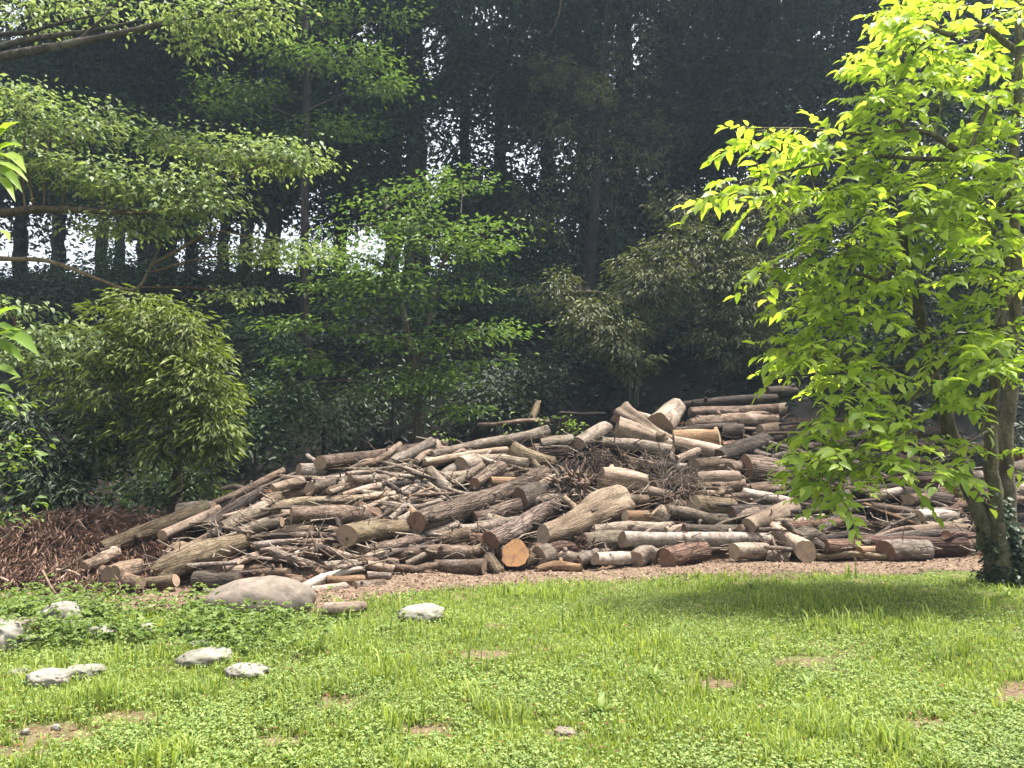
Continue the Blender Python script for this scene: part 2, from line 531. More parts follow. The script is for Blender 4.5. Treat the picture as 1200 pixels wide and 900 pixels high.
def log_mesh(W, R, bark, name, stubs=0, flute=0.0, rough=1.0, splinter=0.0, ptip=False):
    """W, R: world centreline and radii. One bark mesh in local space (axis = local Z) and two cut ends"""
    W = np.asarray(W, float)
    R = np.asarray(R, float)
    seg = np.linalg.norm(np.diff(W, axis=0), axis=1)
    s = np.concatenate([[0], np.cumsum(seg)])
    L = s[-1]
    rmean = R.mean()
    n = int(np.clip(L / max(0.07, rmean * 0.55), 5, 30))
    u = np.linspace(0, L, n)
    C = np.stack([np.interp(u, s, W[:, k]) for k in range(3)], -1)
    if len(W) > 2 and n > 6:
        for _ in range(2):
            C[1:-1] = (C[:-2] + 2 * C[1:-1] + C[2:]) / 4
    rad = np.interp(u, s, R)
    ph = rng.uniform(0, 6.28, 8)
    bend = (np.sin(u / L * 3.14159 * rng.uniform(1, 2.4) + ph[0]) - np.sin(ph[0])) * (0.010 if rmean > .05 else 0.018) * L * rough
    Zax = unit(C[-1] - C[0])
    up = np.array([0, 0, 1.0]) if abs(Zax[2]) < 0.9 else np.array([1.0, 0, 0])
    Xax = unit(np.cross(up, Zax))
    Yax = np.cross(Zax, Xax)
    side = math.cos(ph[1]) * Xax + math.sin(ph[1]) * Yax
    w = np.minimum(1, np.minimum(u, L - u) / (0.15 * L))
    C = C + (bend * w)[:, None] * side
    c0 = C.mean(0)
    M = np.stack([Xax, Yax, Zax], -1)
    Cl = (C - c0) @ M
    T = unit(np.gradient(Cl, axis=0))
    ns = 10 if rmean < 0.035 else (16 if rmean < 0.12 else 24)
    th = np.arange(ns) / ns * 2 * math.pi
    ex = np.array([1.0, 0, 0])
    X = unit(ex - (T @ ex)[:, None] * T)
    Yv = np.cross(T, X)
    uu = u[:, None] / max(rmean, .03)
    q = 1 + 0.05 * rough * np.sin(2 * th + ph[2] + 0.10 * uu) + 0.04 * rough * np.sin(3 * th + ph[3] - 0.13 * uu) + 0.03 * np.sin(0.5 * uu + ph[4]) * rough
    q = q + rng.normal(0, 0.024 * rough, (n, ns))
    if flute:
        lob = np.abs(np.sin(2.5 * th + ph[5])) ** 0.7
        big = (rad / rad.max())[:, None] ** 2
        q = q * (1 - flute * big * (1 - lob))
    rr = rad[:, None] * q
    V = Cl[:, None, :] + rr[..., None] * (np.cos(th)[None, :, None] * X[:, None, :] + np.sin(th)[None, :, None] * Yv[:, None, :])
    for k in (0, -1):                                            # saw cuts are never quite square
        d = V[k] - Cl[k]
        a = rng.normal(0, 0.13, 2)
        sh = d[:, 0] * a[0] + d[:, 1] * a[1]
        if splinter:
            sh = sh + rng.normal(0, splinter * rad[k], ns)
        V[k] = V[k] + sh[:, None] * T[k]
    A = Acc()
    i = (np.arange(n - 1)[:, None] * ns + np.arange(ns)[None])
    j = (np.arange(n - 1)[:, None] * ns + (np.arange(ns)[None] + 1) % ns)
    Tq = np.concatenate([np.stack([i, j, j + ns], -1).reshape(-1, 3), np.stack([i, j + ns, i + ns], -1).reshape(-1, 3)])
    A.add(V.reshape(-1, 3), Tq)
    for _ in range(stubs):
        k = rng.integers(1, n - 1)
        a = rng.uniform(0, 6.28)
        d = unit(math.cos(a) * X[k] + math.sin(a) * Yv[k] + rng.uniform(-.6, .9) * T[k])
        ln = rad[k] * rng.uniform(1.3, 2.3)
        r0 = rad[k] * rng.uniform(.18, .4)
        e1 = unit(np.cross(d, T[k]))
        e2 = np.cross(d, e1)
        t6 = np.arange(7) / 7 * 2 * math.pi
        ring = np.cos(t6)[:, None] * e1 + np.sin(t6)[:, None] * e2
        VV = np.concatenate([Cl[k] + d * rad[k] * .5 + ring * r0 * 1.25, Cl[k] + d * ln * .75 + ring * r0, Cl[k] + d * ln + ring * r0 * .85 + d * rng.normal(0, .3 * r0, (7, 1)), [Cl[k] + d * ln]])
        tt = []
        for lv in (0, 7):
            for p_ in range(7):
                p2 = (p_ + 1) % 7
                tt += [(lv + p_, lv + p2, lv + 7 + p2), (lv + p_, lv + 7 + p2, lv + 7 + p_)]
        tt += [(14 + p_, 14 + (p_ + 1) % 7, 21) for p_ in range(7)]
        A.add(VV, tt)
    me = A.mesh(name, BARK[bark], smooth=True)
    caps = []
    for k, sg in ((0, -1), (-1, 1)):
        ring = V[k]
        cc = ring.mean(0)
        inner = cc + (ring - cc) * (0.55 + rng.normal(0, .06, (ns, 1))) + T[k] * sg * rng.normal(0, 0.006 * rad[k], (ns, 1))
        VV = np.concatenate([ring + T[k] * sg * 0.0015, inner, [cc]]) - cc
        tt = []
        for p_ in range(ns):
            p2 = (p_ + 1) % ns
            f3 = [(p_, p2, ns + p2), (p_, ns + p2, ns + p_), (ns + p_, ns + p2, 2 * ns)]
            tt += [f if sg > 0 else f[::-1] for f in f3]
        caps.append((cc, VV, tt))
    mat = Matrix(((M[0][0], M[0][1], M[0][2], c0[0]), (M[1][0], M[1][1], M[1][2], c0[1]), (M[2][0], M[2][1], M[2][2], c0[2]), (0, 0, 0, 1)))
    return me, caps, mat


LABELS = set()
HAND = []
NLOG = [0]


def put_log(W, R, bark, label, name='log', cat='log', group='logs and branches thrown on the heap', cut=None, **kw):
    me, caps, mat = log_mesh(W, R, bark, name, **kw)
    o = link(name, me)
    o.matrix_world = mat
    tag(o, label, cat, group)
    cm = CUT[cut or CUT_OF[bark]]
    for cc, VV, tt in caps:
        c = link('cut_end', tri_mesh('cut_end', VV, tt, cm), o, cc)
        c.parent = o
    NLOG[0] += 1
    return o


# columns: zoom | x,y,radius ; ... (pixels of that zoom) | bark | end that faces the camera (S start, E end, - none) | label | options
LOGS = '''
1|600,440,15;765,372,18;932,288,19|br|-|long slim brown pole slanting up along the upper left edge of the heap
1|640,372,10;690,360,12;750,374,12|gr|-|short crooked grey branch poking out behind the slanting pole at upper left|name=branch
1|575,552,34;700,455,31;835,382,22|da|E|blackish log with a small light sawn end beneath the slanting pole|cut=pale
1|360,588,24;490,528,25;620,470,24|pa|S|pale smooth log sloping down at the left, above the mossy broken trunk
1|80,655,34;320,560,38;560,460,36|mo|-|long shaded greenish trunk lowest along the left edge of the heap
1|432,470,26;520,452,26;600,452,22|gr|-|short thick shaded grey log behind the left edge of the heap
1|470,660,26;600,585,26;700,512,25;910,412,20|br|-|long curved brown pole above the mossy broken trunk at left|st=1
1|500,640,24;600,590,24;690,530,26|da|-|dark stubby log pinched under the curved pole at left
1|880,368,20;1020,335,24|pa|S|short pale log under the topmost left logs with its tan end to the left
1|920,326,17;1012,322,17|br|-|very short brown log between two pale ones at the upper left
1|1000,282,29;1112,280,27|gr|S|stubby grey log at the left end of the heap's top row
1|1040,215,10;1095,258,14|gr|S|short thin stick standing up at the left end of the top row|name=branch
2|140,250,34;430,210,33;725,165,26|br|S|long thick log crowning the left half of the heap, light sawn end at left
1|1052,372,33;1130,352,30;1240,335,26|gr|S|thick grey log with an orange-brown sawn end below the top left row
1|640,560,30;760,500,28;880,462,24|gr|-|stout grey log lying just under the curved pole at left
1|870,470,30;1000,430,30;1300,425,27|mo|-|long pale lichened log crossing below the slim poles at left centre
2|5,495,40;200,492,44;405,500,38|br|S|very thick smooth pinkish brown log lying level at left centre
1|690,580,22;800,555,24;922,526,24|gr|E|grey log ending in a rounded sawn end left of the thick smooth log
1|938,566,22;1058,566,24|sp|-|short chunk of light split wood under the thick smooth log
1|795,597,12;900,590,13;1012,590,12|da|-|thin dark stick lying level left of the light split chunk|name=branch
1|790,636,16;975,618,15|gr|-|thin grey pole just below the thin dark stick at left
1|330,770,50;520,690,62;640,650,48;765,610,34|mo|-|big mossy broken trunk with a torn splintered side at lower left|st=2;spl=.5
1|330,750,22;430,640,32;500,655,20|sp|-|wide torn slab of bare tan wood on the mossy broken trunk|name=slab;cat=wood slab;spl=.6
1|865,660,20;960,695,24;1072,735,22|gr|S|knotty grey log sloping down to the right near the lower left middle|st=3
1|520,800,42;620,805,40;725,812,42|da|-|thick black rotten log lying level behind the boulder
1|190,822,20;300,808,24;425,800,28|mo|-|mossy dark pole leading left from the thick black log|st=1
1|120,792,62;170,768,58;240,745,44|br|S|stubby tree butt with a round brown sawn face at the lower left end|name=stump;cat=stump;fl=.15
5|395,335,26;440,330,30;540,270,34|br|S|reddish brown log partly buried by the dry brush at left
1|725,822,26;822,822,24|sp|S|small yellowish chipped block beside the thick black log|cut=pale
1|550,850,14;650,850,15;730,862,12|gr|-|thin grey pole on the ground just behind the boulder
1|735,858,12;850,845,14;930,838,10|pa|-|thin pale pole on the ground touching the boulder's back
2|100,852,24;180,842,24;262,828,22|gr|-|greyish log at the very front beside the boulder
2|40,850,26;95,805,22;150,775,20;340,745,11|wh|-|white bleached forked driftwood branch above the boulder|name=branch;st=3;spl=.6
2|170,795,19;345,795,20|or|-|orange freshly split wedge of wood above the boulder|name=slab;cat=wood slab
2|300,832,26;420,826,30;438,826,30|br|E|short rotten brown log at the front, right end of the low front row|st=2
2|0,805,20;50,800,22|br|S|small round brown offcut left of the white driftwood
2|360,775,18;470,780,16|gr|E|small grey log behind the short rotten log of the front row
1|680,785,16;800,770,22;950,765,22|br|-|broken brown root piece behind the white driftwood|st=3
1|930,785,16;1000,800,24|re|-|short reddish rotten chunk beside the white driftwood
2|280,272,11;410,245,16;465,212,15;515,162,13|br|E|thin dark crooked branch hooking up over the top left logs|name=branch
2|410,270,22;560,215,27;670,150,27|gr|E|forked split log, its longer arm, pointing up right on the heap's top
2|590,245,16;640,205,26;690,160,22|sp|-|short arm of split wood lying against the forked log on top
2|630,246,17;800,222,17;1015,188,15|pa|S|slim pale pole below the long crest log, light end at left
2|665,215,24;900,155,26;1210,100,27|gr|-|long grey log lying along the crest in the middle of the heap
2|1035,190,48;1090,215,40;1170,235,30;1240,245,24|mo|S|flared greenish stump end with a broad dark face under the crest log|name=stump;cat=stump;fl=.2
2|1110,220,20;1150,255,18;1170,278,16|mo|-|stubby root of wood jutting down below the flared greenish stump|name=branch
2|800,262,40;875,240,38|gr|S|short fat grey block left of the flared greenish stump
2|880,225,10;1010,258,13;1135,292,10|pa|-|slim pale stick crossing in front of the flared greenish stump|name=branch
2|870,236,22;990,238,24;1115,250,20|gr|E|grey log behind the slim pale stick at the top middle
2|650,285,26;690,330,30;750,380,26|gr|S|slab-sided dark log leaning down to the right at the upper middle
2|600,308,12;640,350,13;705,392,12|gr|-|thin bent stick just left of the leaning slab-sided log|name=branch
2|590,358,11;660,390,12;755,432,12|pa|-|thin pale stick running down towards the big furrowed log|name=branch
2|770,355,20;840,305,21;905,262,21|gr|E|short grey log leaning up right of the slab-sided log
2|700,322,24;850,303,22|gr|-|brown grey log lying behind the leaning sticks in the upper middle
2|865,348,30;930,305,34;995,272,32|ro|S|short furrowed log leaning up beside the orange cut piece
2|940,336,22;1050,338,22|or|S|short orange cut piece tucked above the big furrowed log|cut=new
2|590,530,56;800,460,60;1060,370,52;1200,305,44|ro|S|biggest furrowed log, lying across the centre of the heap, cut face at left|st=1
2|865,515,32;980,480,36;1080,448,34|ro|-|furrowed log directly beneath the biggest furrowed log
2|265,300,9;400,292,11;600,312,9|pa|-|long thin pale stick just under the forked log on top|name=branch
2|280,325,19;400,328,18;525,322,15|gr|S|grey log with a bluish end below the long thin pale stick
2|105,335,15;210,322,17;305,312,14|pa|-|pale bent pole above the stout logs at the upper left middle
2|90,365,30;170,358,28;245,345,22|gr|S|short stout grey log with a dark end at the upper left middle
2|150,388,18;220,372,20;292,358,18|br|-|short brown log leaning right of the short stout grey log
2|240,402,12;370,368,17;490,328,14|pa|-|curved pale pole rising to the right at left centre
2|335,412,16;500,398,18|pa|-|pale log segment level below the curved pale pole
2|480,425,14;555,385,17;600,332,15|gr|-|short grey branch bending up between the sticks of the middle|name=branch
2|465,515,14;545,450,17;615,388,14|gr|-|thin grey pole leaning up right, left of the biggest furrowed log
2|500,522,14;590,470,16;690,435,14|gr|-|thin grey pole fanning lower than its neighbour beside the biggest furrowed log
2|385,440,16;520,455,17;600,452,15;710,432,12|gr|E|grey pole lying level across the fanned thin poles
2|315,440,22;370,470,20;430,510,14|re|-|splintered reddish slab standing out over the thick smooth log|name=slab;cat=wood slab;spl=.8
2|175,458,8;215,520,10;262,612,9|da|-|thin dark stick propped down in front of the thick smooth log|name=branch
2|425,508,7;480,560,6;550,605,5|re|-|thin red-brown splinter hanging over the pale thick log|name=branch
2|265,590,50;400,568,48;595,560,42|mo|S|thick pale yellowish log with a round sawn face at left centre
2|630,592,20;700,565,23;780,535,22|gr|-|short grey log poking out under the biggest furrowed log
2|790,562,22;930,545,22;1085,520,20|gr|-|slim grey log beneath the two furrowed logs at centre
2|660,610,30;760,600,34;845,582,34|br|E|brown log with a chipped right end below the slim grey log
2|840,608,30;905,615,32|re|E|red-brown sawn log end left of the furrowed log above the bright hollow stump
2|940,612,46;1060,550,46;1240,455,42|ro|S|furrowed log pointing down left to the bright hollow stump
2|480,680,30;640,672,34;855,672,32|br|-|long brown log with a stub end at the lower middle|st=2
2|580,580,24;620,612,24;670,645,16|da|-|broken dark stub standing above the long brown log|spl=.6
2|330,665,26;460,640,28;600,612,26|br|-|brown log partly hidden above the long brown stubbed log
2|545,722,14;590,700,17;632,680,15|gr|E|stubby forked grey piece on the lower middle logs|name=branch
2|680,735,30;790,732,34;910,732,34|br|E|smooth short brown log with a tan sawn end at the front of the middle
2|845,672,26;910,652,30;985,655,28|br|-|curved brown log left of the bright hollow stump
2|920,690,30;950,725,32;985,765,26|mo|S|mossy log end beside the bright hollow stump
2|1055,668,66;1065,730,62|da|S|hollow stump with a bright orange chipped top face|name=stump;cat=stump;cut=new;fl=.14;v=1
2|1075,725,26;1165,690,30|br|-|brown log between the hollow stump and a round disc
2|1165,690,46;1210,672,44|gr|S|log end showing a round grey disc right of the hollow stump
2|480,740,20;590,752,19|br|-|short brown pole in the bottom middle row
2|590,750,15;640,735,16;690,728,14|br|E|thin brown pole continuing the bottom middle row
2|360,725,20;480,748,20|pa|-|pale short pole bottom middle, left of the short brown pole
2|165,655,17;300,690,20;500,715,16|br|-|long thin brown pole sloping down through the lower left middle
2|350,692,13;420,672,15;472,652,14|gr|-|short thin grey pole leaning right on the long sloping pole
2|160,732,18;310,722,17|gr|-|grey pole lying level at the bottom left middle
2|0,695,18;100,728,20|gr|-|grey pole dipping to the right at the bottom left middle
2|0,590,14;120,582,15;245,590,13|br|-|thin brown pole level under the thick smooth log
2|20,615,13;200,610,13|br|-|second thin brown pole under the thick smooth log, just lower
2|20,682,14;80,650,16;135,628,16|gr|-|short grey pole leaning right under the two thin level poles
2|90,650,20;170,655,18|da|-|dark knot of wood under the thick smooth log|st=3
2|180,560,18;250,580,22|br|-|short brown log nosing out beneath the thick smooth log
2|560,480,20;600,500,18|or|-|small orange splinter block left of the biggest furrowed log's cut face|name=slab;cat=wood slab
2|730,545,14;800,515,16|da|-|dark rotten stub under the middle of the biggest furrowed log
3|668,92,60;730,132,46;830,188,31;945,236,18|pa|S|upper fin of the split trunk that rears up on the crest|fl=.42
3|650,165,52;760,195,42;905,250,26|pa|S|lower fluted half of the split trunk that rears up on the crest|fl=.3
3|850,165,70;905,105,56;930,70,46|gr|-|upright pale stump standing on the crest right of the reared trunk|name=stump;cat=stump;fl=.15
3|1000,95,19;1100,92,21;1220,98,19|br|-|brown pole on the crest behind the upright pale stump
3|990,150,26;1100,132,26;1240,138,22|br|-|thick brown pole just below the crest pole
3|865,188,17;1000,175,20;1210,158,20|da|-|dark pole in front of the thick crest pole, right of the upright stump
3|915,218,38;1020,212,40;1135,218,40|or|E|thick rust-coloured barkless log on the right shoulder of the heap|cut=pale
3|920,240,38;1040,265,36;1150,288,34|pa|-|flat pale split log running down right below the reared trunk
3|595,235,26;740,245,32;912,278,34|gr|E|gnarled grey log under the reared split trunk|st=3
3|930,315,18;990,295,22;1055,268,20|pa|-|short pale pole leaning right under the flat pale split log
3|928,346,17;988,346,16|bi|-|small white barked offcut with square ends
3|760,370,28;850,350,28;925,345,24|da|-|dark log pointing at the small white offcut
3|1010,340,29;1100,338,32;1197,345,30|br|S|stout brown log right of the small white offcut
3|650,505,34;730,512,34;800,510,30|br|-|brown log in the shadow behind the big flared root stump
3|575,400,52;680,410,62;800,435,48|pa|-|broad pale pinkish stump slab behind the big flared root stump|name=stump;cat=stump;fl=.2
3|305,665,44;380,640,48;460,605,58;530,575,78;590,545,100;640,525,106;678,515,86;700,508,50|sp|S|big tan flared root stump resting in the middle of the heap|name=stump;cat=stump;fl=.28
3|285,445,19;325,418,19;360,398,17|pa|S|short pale stub log lying on the tangled root plate|cut=pale
3|195,505,54;250,480,50;310,460,40|da|S|dark hollow log end with loose bark left of the tangled root plate
3|-10,592,32;100,560,36;192,532,30|ro|-|furrowed brown log low left of the tangled root plate
3|-10,622,20;100,610,22;200,596,20|gr|-|slim grey log under the furrowed brown one left of centre
3|690,582,28;792,584,30|or|S|pale yellow freshly cut chunk right of the big flared root stump|cut=pale
3|825,560,50;890,590,44|gr|S|grey stump end at the left of the crooked forked branch|name=stump;cat=stump
3|885,552,26;980,565,28;1080,595,26;1195,612,22|gr|S|crooked thick branch with knots lying before the lichened block|st=4
3|1015,528,44;1110,532,44;1205,540,42|mo|S|pale lichened yellowish block with square sawn ends|cut=pale
3|965,640,26;1080,648,26;1215,645,24|da|S|dark rough log lying on the long white birch
3|675,688,38;900,690,36;1380,695,32|bi|S|long white birch log lying level near the front
3|545,655,36;700,640,38;895,640,34|gr|-|grey log lying just behind the long white birch
3|880,655,24;970,640,26|pa|-|pale short log between the birch and the dark rough log
3|490,705,44;580,700,48;680,690,46|gr|-|thick grey brown log end against the birch's left end|st=1
3|478,790,24;560,758,27|gr|-|short grey pole angled at the front, left of the white billet
3|550,780,29;640,778,30;745,775,28|bi|S|short whitish billet lying on the ground in front of the birch
3|740,785,44;785,752,48;840,772,40|gr|-|pale wedge-shaped chunk standing at the right of the whitish billet|fl=.2
3|885,780,44;970,758,44;1065,735,38|re|S|red-brown shaggy short log at the very front of the middle
3|330,765,26;390,730,44;470,745,30|re|-|rotten twisted reddish stump fragment at the front|name=stump;cat=stump;st=4;spl=1
3|275,830,14;370,805,26;485,822,18|or|-|orange curled slab of wood at the very front|name=slab;cat=wood slab;spl=.4
3|1070,732,9;1200,735,9|da|-|thin dark stick on the ground right of the shaggy log|name=branch
3|1030,412,40;1120,408,40;1225,410,38|pa|E|thick pale log at the right of the twig bundle
3|1040,472,14;1152,465,15|pa|-|short thin pale pole under the thick pale log
3|300,242,26;370,232,28;440,220,26|gr|-|short grey block at the crest beside the leafy sprigs
3|470,240,34;540,200,38;602,165,34|gr|-|grey slanted block at the foot of the reared split trunk|fl=.15
3|380,95,8;520,98,9;600,100,8|da|-|dark fallen pole in the shade behind the crest
3|0,150,9;200,142,12;340,138,10|br|-|long fallen pole lying in shade behind the middle crest
3|255,120,16;270,85,18;285,40,10|mo|-|broken shaded stub standing behind the crest|name=stump;cat=stump;spl=.8;v=1
4|80,122,16;230,118,18;372,112,16|br|-|brown pole in the back row of the right shoulder
4|55,100,14;200,88,16;372,75,14|da|-|dark pole topmost at the back of the right shoulder
4|335,58,24;425,58,24|da|S|shaded round log topmost at the back right
4|105,155,20;240,150,22;372,150,20|br|-|thick brown pole under the back row of the right shoulder
4|190,190,26;262,190,28|da|E|dark block right of the rust-coloured barkless log
4|315,185,20;385,178,20|br|S|short brown log vanishing behind the bright leaves at the top right
4|180,275,28;260,248,32;335,218,28|da|-|stout dark log leaning up right above the stout brown log
4|185,238,16;232,232,16|re|-|short red-brown log end near the stout dark leaning log
4|280,250,12;350,278,14|da|-|thin dark pole dipping right beneath the stout dark leaning log
4|270,312,46;320,318,46;372,322,40|ro|S|rough dark block in the shade, left of the bright leaves
4|212,312,24;272,310,26|br|S|brown stub end left of the rough dark block
4|285,380,13;400,380,14|br|-|level thin brown pole above the bent pale pole
4|255,388,14;340,408,17;425,425,15|bi|-|white smooth log dipping right beneath the level thin brown pole
4|222,410,17;278,408,18|br|E|small brown log right of the lichened block
4|225,472,24;312,465,26|pa|-|pale log end tucked behind the sloping pale log
4|278,505,26;350,475,29;428,440,29|pa|S|pale log sloping up right behind the leaning squared wedge
4|345,500,28;410,545,33;470,590,36|pa|E|squared pale wedge log leaning toward the lawn|fl=.1
4|380,512,7;450,492,7|wh|-|white slat sticking out above the squared wedge|name=plank;cat=plank
4|400,528,6;450,512,6|wh|-|second white slat sticking out just under the first|name=plank;cat=plank
4|440,560,40;480,545,46;520,560,36|da|S|dark gnarled root stump right of the squared wedge|name=stump;cat=stump;st=4;fl=.3
4|228,588,27;340,592,28|gr|S|short grey log on the ground with a pale sawn left end|cut=pale
4|338,600,25;412,608,22|gr|-|short grey wedge of log lying right of the short grey log
4|535,572,24;600,575,26;652,577,24|re|S|red-barked log with a bright orange sawn end at front right|cut=new
4|648,588,14;722,585,14|or|S|orange tan sawn board offcut at front right|name=plank;cat=plank;cut=new
4|712,550,9;716,578,10|or|-|small upright orange offcut on the board at front right|name=plank;cat=plank;cut=new
4|735,588,34;800,587,34;875,584,32|gr|S|grey patterned log with a reddish sawn end in front right|cut=red
4|640,560,22;800,562,30;1000,572,30|re|-|long red-brown log behind the grey patterned log at front right
4|505,605,9;620,605,11;740,607,10|mo|-|mossy thin pole on the ground at front right
4|640,420,9;740,460,10;845,500,7|or|-|bright flat tan plank sticking out of the dark logs at right|name=plank;cat=plank;plank=1
4|515,525,16;580,470,18;600,420,14;612,345,9|da|-|forked dark branch standing up among the logs under the bright leaves|name=branch
4|515,520,14;600,485,15;650,470,12;690,510,9|da|-|arched dark branch hooking over to the right under the bright leaves|name=branch
4|525,548,13;620,535,14;705,548,12|da|-|dark wavy pole above the red-barked log
4|690,545,9;850,515,11;1010,485,9|br|-|long thin brown pole slanting up to the tree trunk at right
4|830,528,18;920,515,20;1010,515,18|sp|-|pale split length of log beside the tree trunk
4|700,555,18;860,535,22;1005,535,20|da|-|dark long log under the pale split length
4|845,472,24;905,472,28;965,470,24|wh|-|whitish grey smooth log left of the tree trunk
4|955,470,18;985,440,18;1000,425,16|re|-|short reddish log leaning on the tree trunk's left side
4|960,380,16;1000,372,18|da|S|dark log with a round tan sawn end beside the tree trunk|cut=new
4|700,382,13;780,368,15;845,355,14|da|-|dark pole level left of the tree trunk, middle height
4|680,410,14;740,400,15;790,385,14|gr|E|short grey pole under the dark level pole at right
4|800,395,22;880,410,26;960,425,24|da|-|thick dark log sloping down to the tree trunk
4|450,255,9;490,290,10;540,330,9|br|-|thin branch slanting down through the gap under the bright leaves|name=branch
4|1140,320,26;1230,300,26|gr|-|grey log at the far right beyond the tree trunks
4|1175,275,20;1215,272,22|or|S|log with an orange sawn end at the far right edge|cut=new
4|1120,390,18;1230,372,20|gr|-|pale grey log low at the far right edge
4|750,330,14;900,320,16|da|-|dark log behind the hanging leaves, left of the trunks
4|640,250,15;760,245,16;900,240,14|da|-|dark level log high behind the hanging leaves at right
4|420,470,12;520,455,14;640,450,12|da|-|dark slim log right of the sloping pale log
4|430,490,13;530,475,14|gr|-|short greyish log just under the dark slim log
4|840,330,12;960,345,12|da|-|dark thin pole dipping to the right near the trunks
4|690,440,15;800,455,16;860,470,14|br|-|brown log partly under the bright flat plank
4|870,500,12;1000,500,12|gr|-|grey pole just above the pale split length
0|380,713,6.5;402,712,7;427,710,6|pa|S|short pale barked log on the grass right of the boulder
0|100,668,10;140,676,9;165,683,7|br|-|low brown log among the debris at the left foot of the heap
'''


def parse_logs():
    for line in LOGS.strip().splitlines():
        a = line.split('|')
        z = Z[a[0]]
        pts = [tuple(float(c) for c in p.split(',')) for p in a[1].split(';')]
        px = np.array([z[0] + p[0] * z[2] for p in pts])
        py = np.array([z[1] + p[1] * z[2] for p in pts])
        r = np.array([p[2] * z[2] for p in pts])
        opt = dict(kv.split('=') for kv in a[5].split(';')) if len(a) > 5 else {}
        Y = pile_Y(px, py)
        if opt.get('v'):
            Y = np.full_like(Y, Y.mean())
        s = np.concatenate([[0], np.cumsum(np.hypot(np.diff(px), np.diff(py)))])
        L = s[-1] / F * Y.mean()
        t = s / s[-1] - 0.5
        e = a[3]
        tilt = {'S': 0.45, 'E': -0.45}.get(e, rng.uniform(-0.22, 0.22)) * min(L, 1.1)
        if not opt.get('v'):
            Y = Y + tilt * t - (0.06 if e != '-' else 0.0)
        else:
            Y = Y + 0.5 * t * L * 1.6 * 0
        W = P(px, py, Y)
        if a[0] == '0':
            W = P(px, py, Y)
            gz = ground_z(W[:, 0], W[:, 1])
            k = (CAMZ - gz - 1.6 * r * Y / F) / (CAMZ - W[:, 2])
            W = np.array([0, 0, CAMZ]) + (W - np.array([0, 0, CAMZ])) * k[:, None]
            Y = W[:, 1]
        R = r * Y / F
        if opt.get('v'):                                      # tips its top face towards the viewer
            W = W + np.outer(t * L, np.array([0, 1.0, 0])) * (1.4 if 'hollow' in a[4] else 0.4)
        HAND.append((px.mean(), py.mean(), Y.mean(), a[4], a[2]))
        LABELS.add(a[4])
        cat = opt.get('cat') or {'branch': 'branch'}.get(opt.get('name', 'log'), 'log')
        kw = dict(stubs=int(opt.get('st', rng.choice([0, 0, 1, 1, 2]) if L > .5 else 0)), flute=float(opt.get('fl', 0)), splinter=float(opt.get('spl', 0)))
        if opt.get('plank'):
            put_plank(W, R, a[4])
            continue
        put_log(W, R, a[2], a[4], opt.get('name', 'log'), cat, cut=opt.get('cut'), **kw)


def put_plank(W, R, label):
    a, b = W[0], W[-1]
    T = unit(b - a)
    U = unit(np.cross(T, [0.1, 1.0, 0.3]))
    w = np.cross(U, T)
    V, n = [], 9
    for k in range(n):
        c = a + (b - a) * k / (n - 1)
        hw = np.interp(k / (n - 1), [0, .15, 1], [0.05, 0.085, 0.05]) * (1 + rng.normal(0, .04))
        for sx, sy in ((-1, -1), (1, -1), (1, 1), (-1, 1)):
            V.append(c + w * hw * sx + U * 0.017 * sy)
    V = np.array(V)
    T3 = []
    for k in range(n - 1):
        for p_ in range(4):
            i, j = k * 4 + p_, k * 4 + (p_ + 1) % 4
            T3 += [(i, j, j + 4), (i, j + 4, i + 4)]
    T3 += [(0, 2, 1), (0, 3, 2), (n * 4 - 4, n * 4 - 3, n * 4 - 2), (n * 4 - 4, n * 4 - 2, n * 4 - 1)]
    c0 = V.mean(0)
    o = link('plank', tri_mesh('plank', V - c0, T3, BARK['or']), None, c0)
    tag(o, label, 'plank', 'logs and branches thrown on the heap')


parse_logs()

# filler logs deeper in the heap: each described by the log it is wedged behind
OUT = np.array([(140, 672), (200, 640), (270, 585), (345, 552), (440, 530), (560, 515), (700, 505), (800, 490), (905, 478), (1010, 480), (1215, 500), (1215, 640), (1040, 648), (900, 645),
                (760, 655), (600, 655), (480, 655), (420, 668), (300, 672)], float)


def in_poly(x, y, poly):
    c = False
    n = len(poly)
    for i in range(n):
        x1, y1 = poly[i]
        x2, y2 = poly[(i + 1) % n]
        if (y1 > y) != (y2 > y) and x < (x2 - x1) * (y - y1) / (y2 - y1) + x1:
            c = not c
    return c


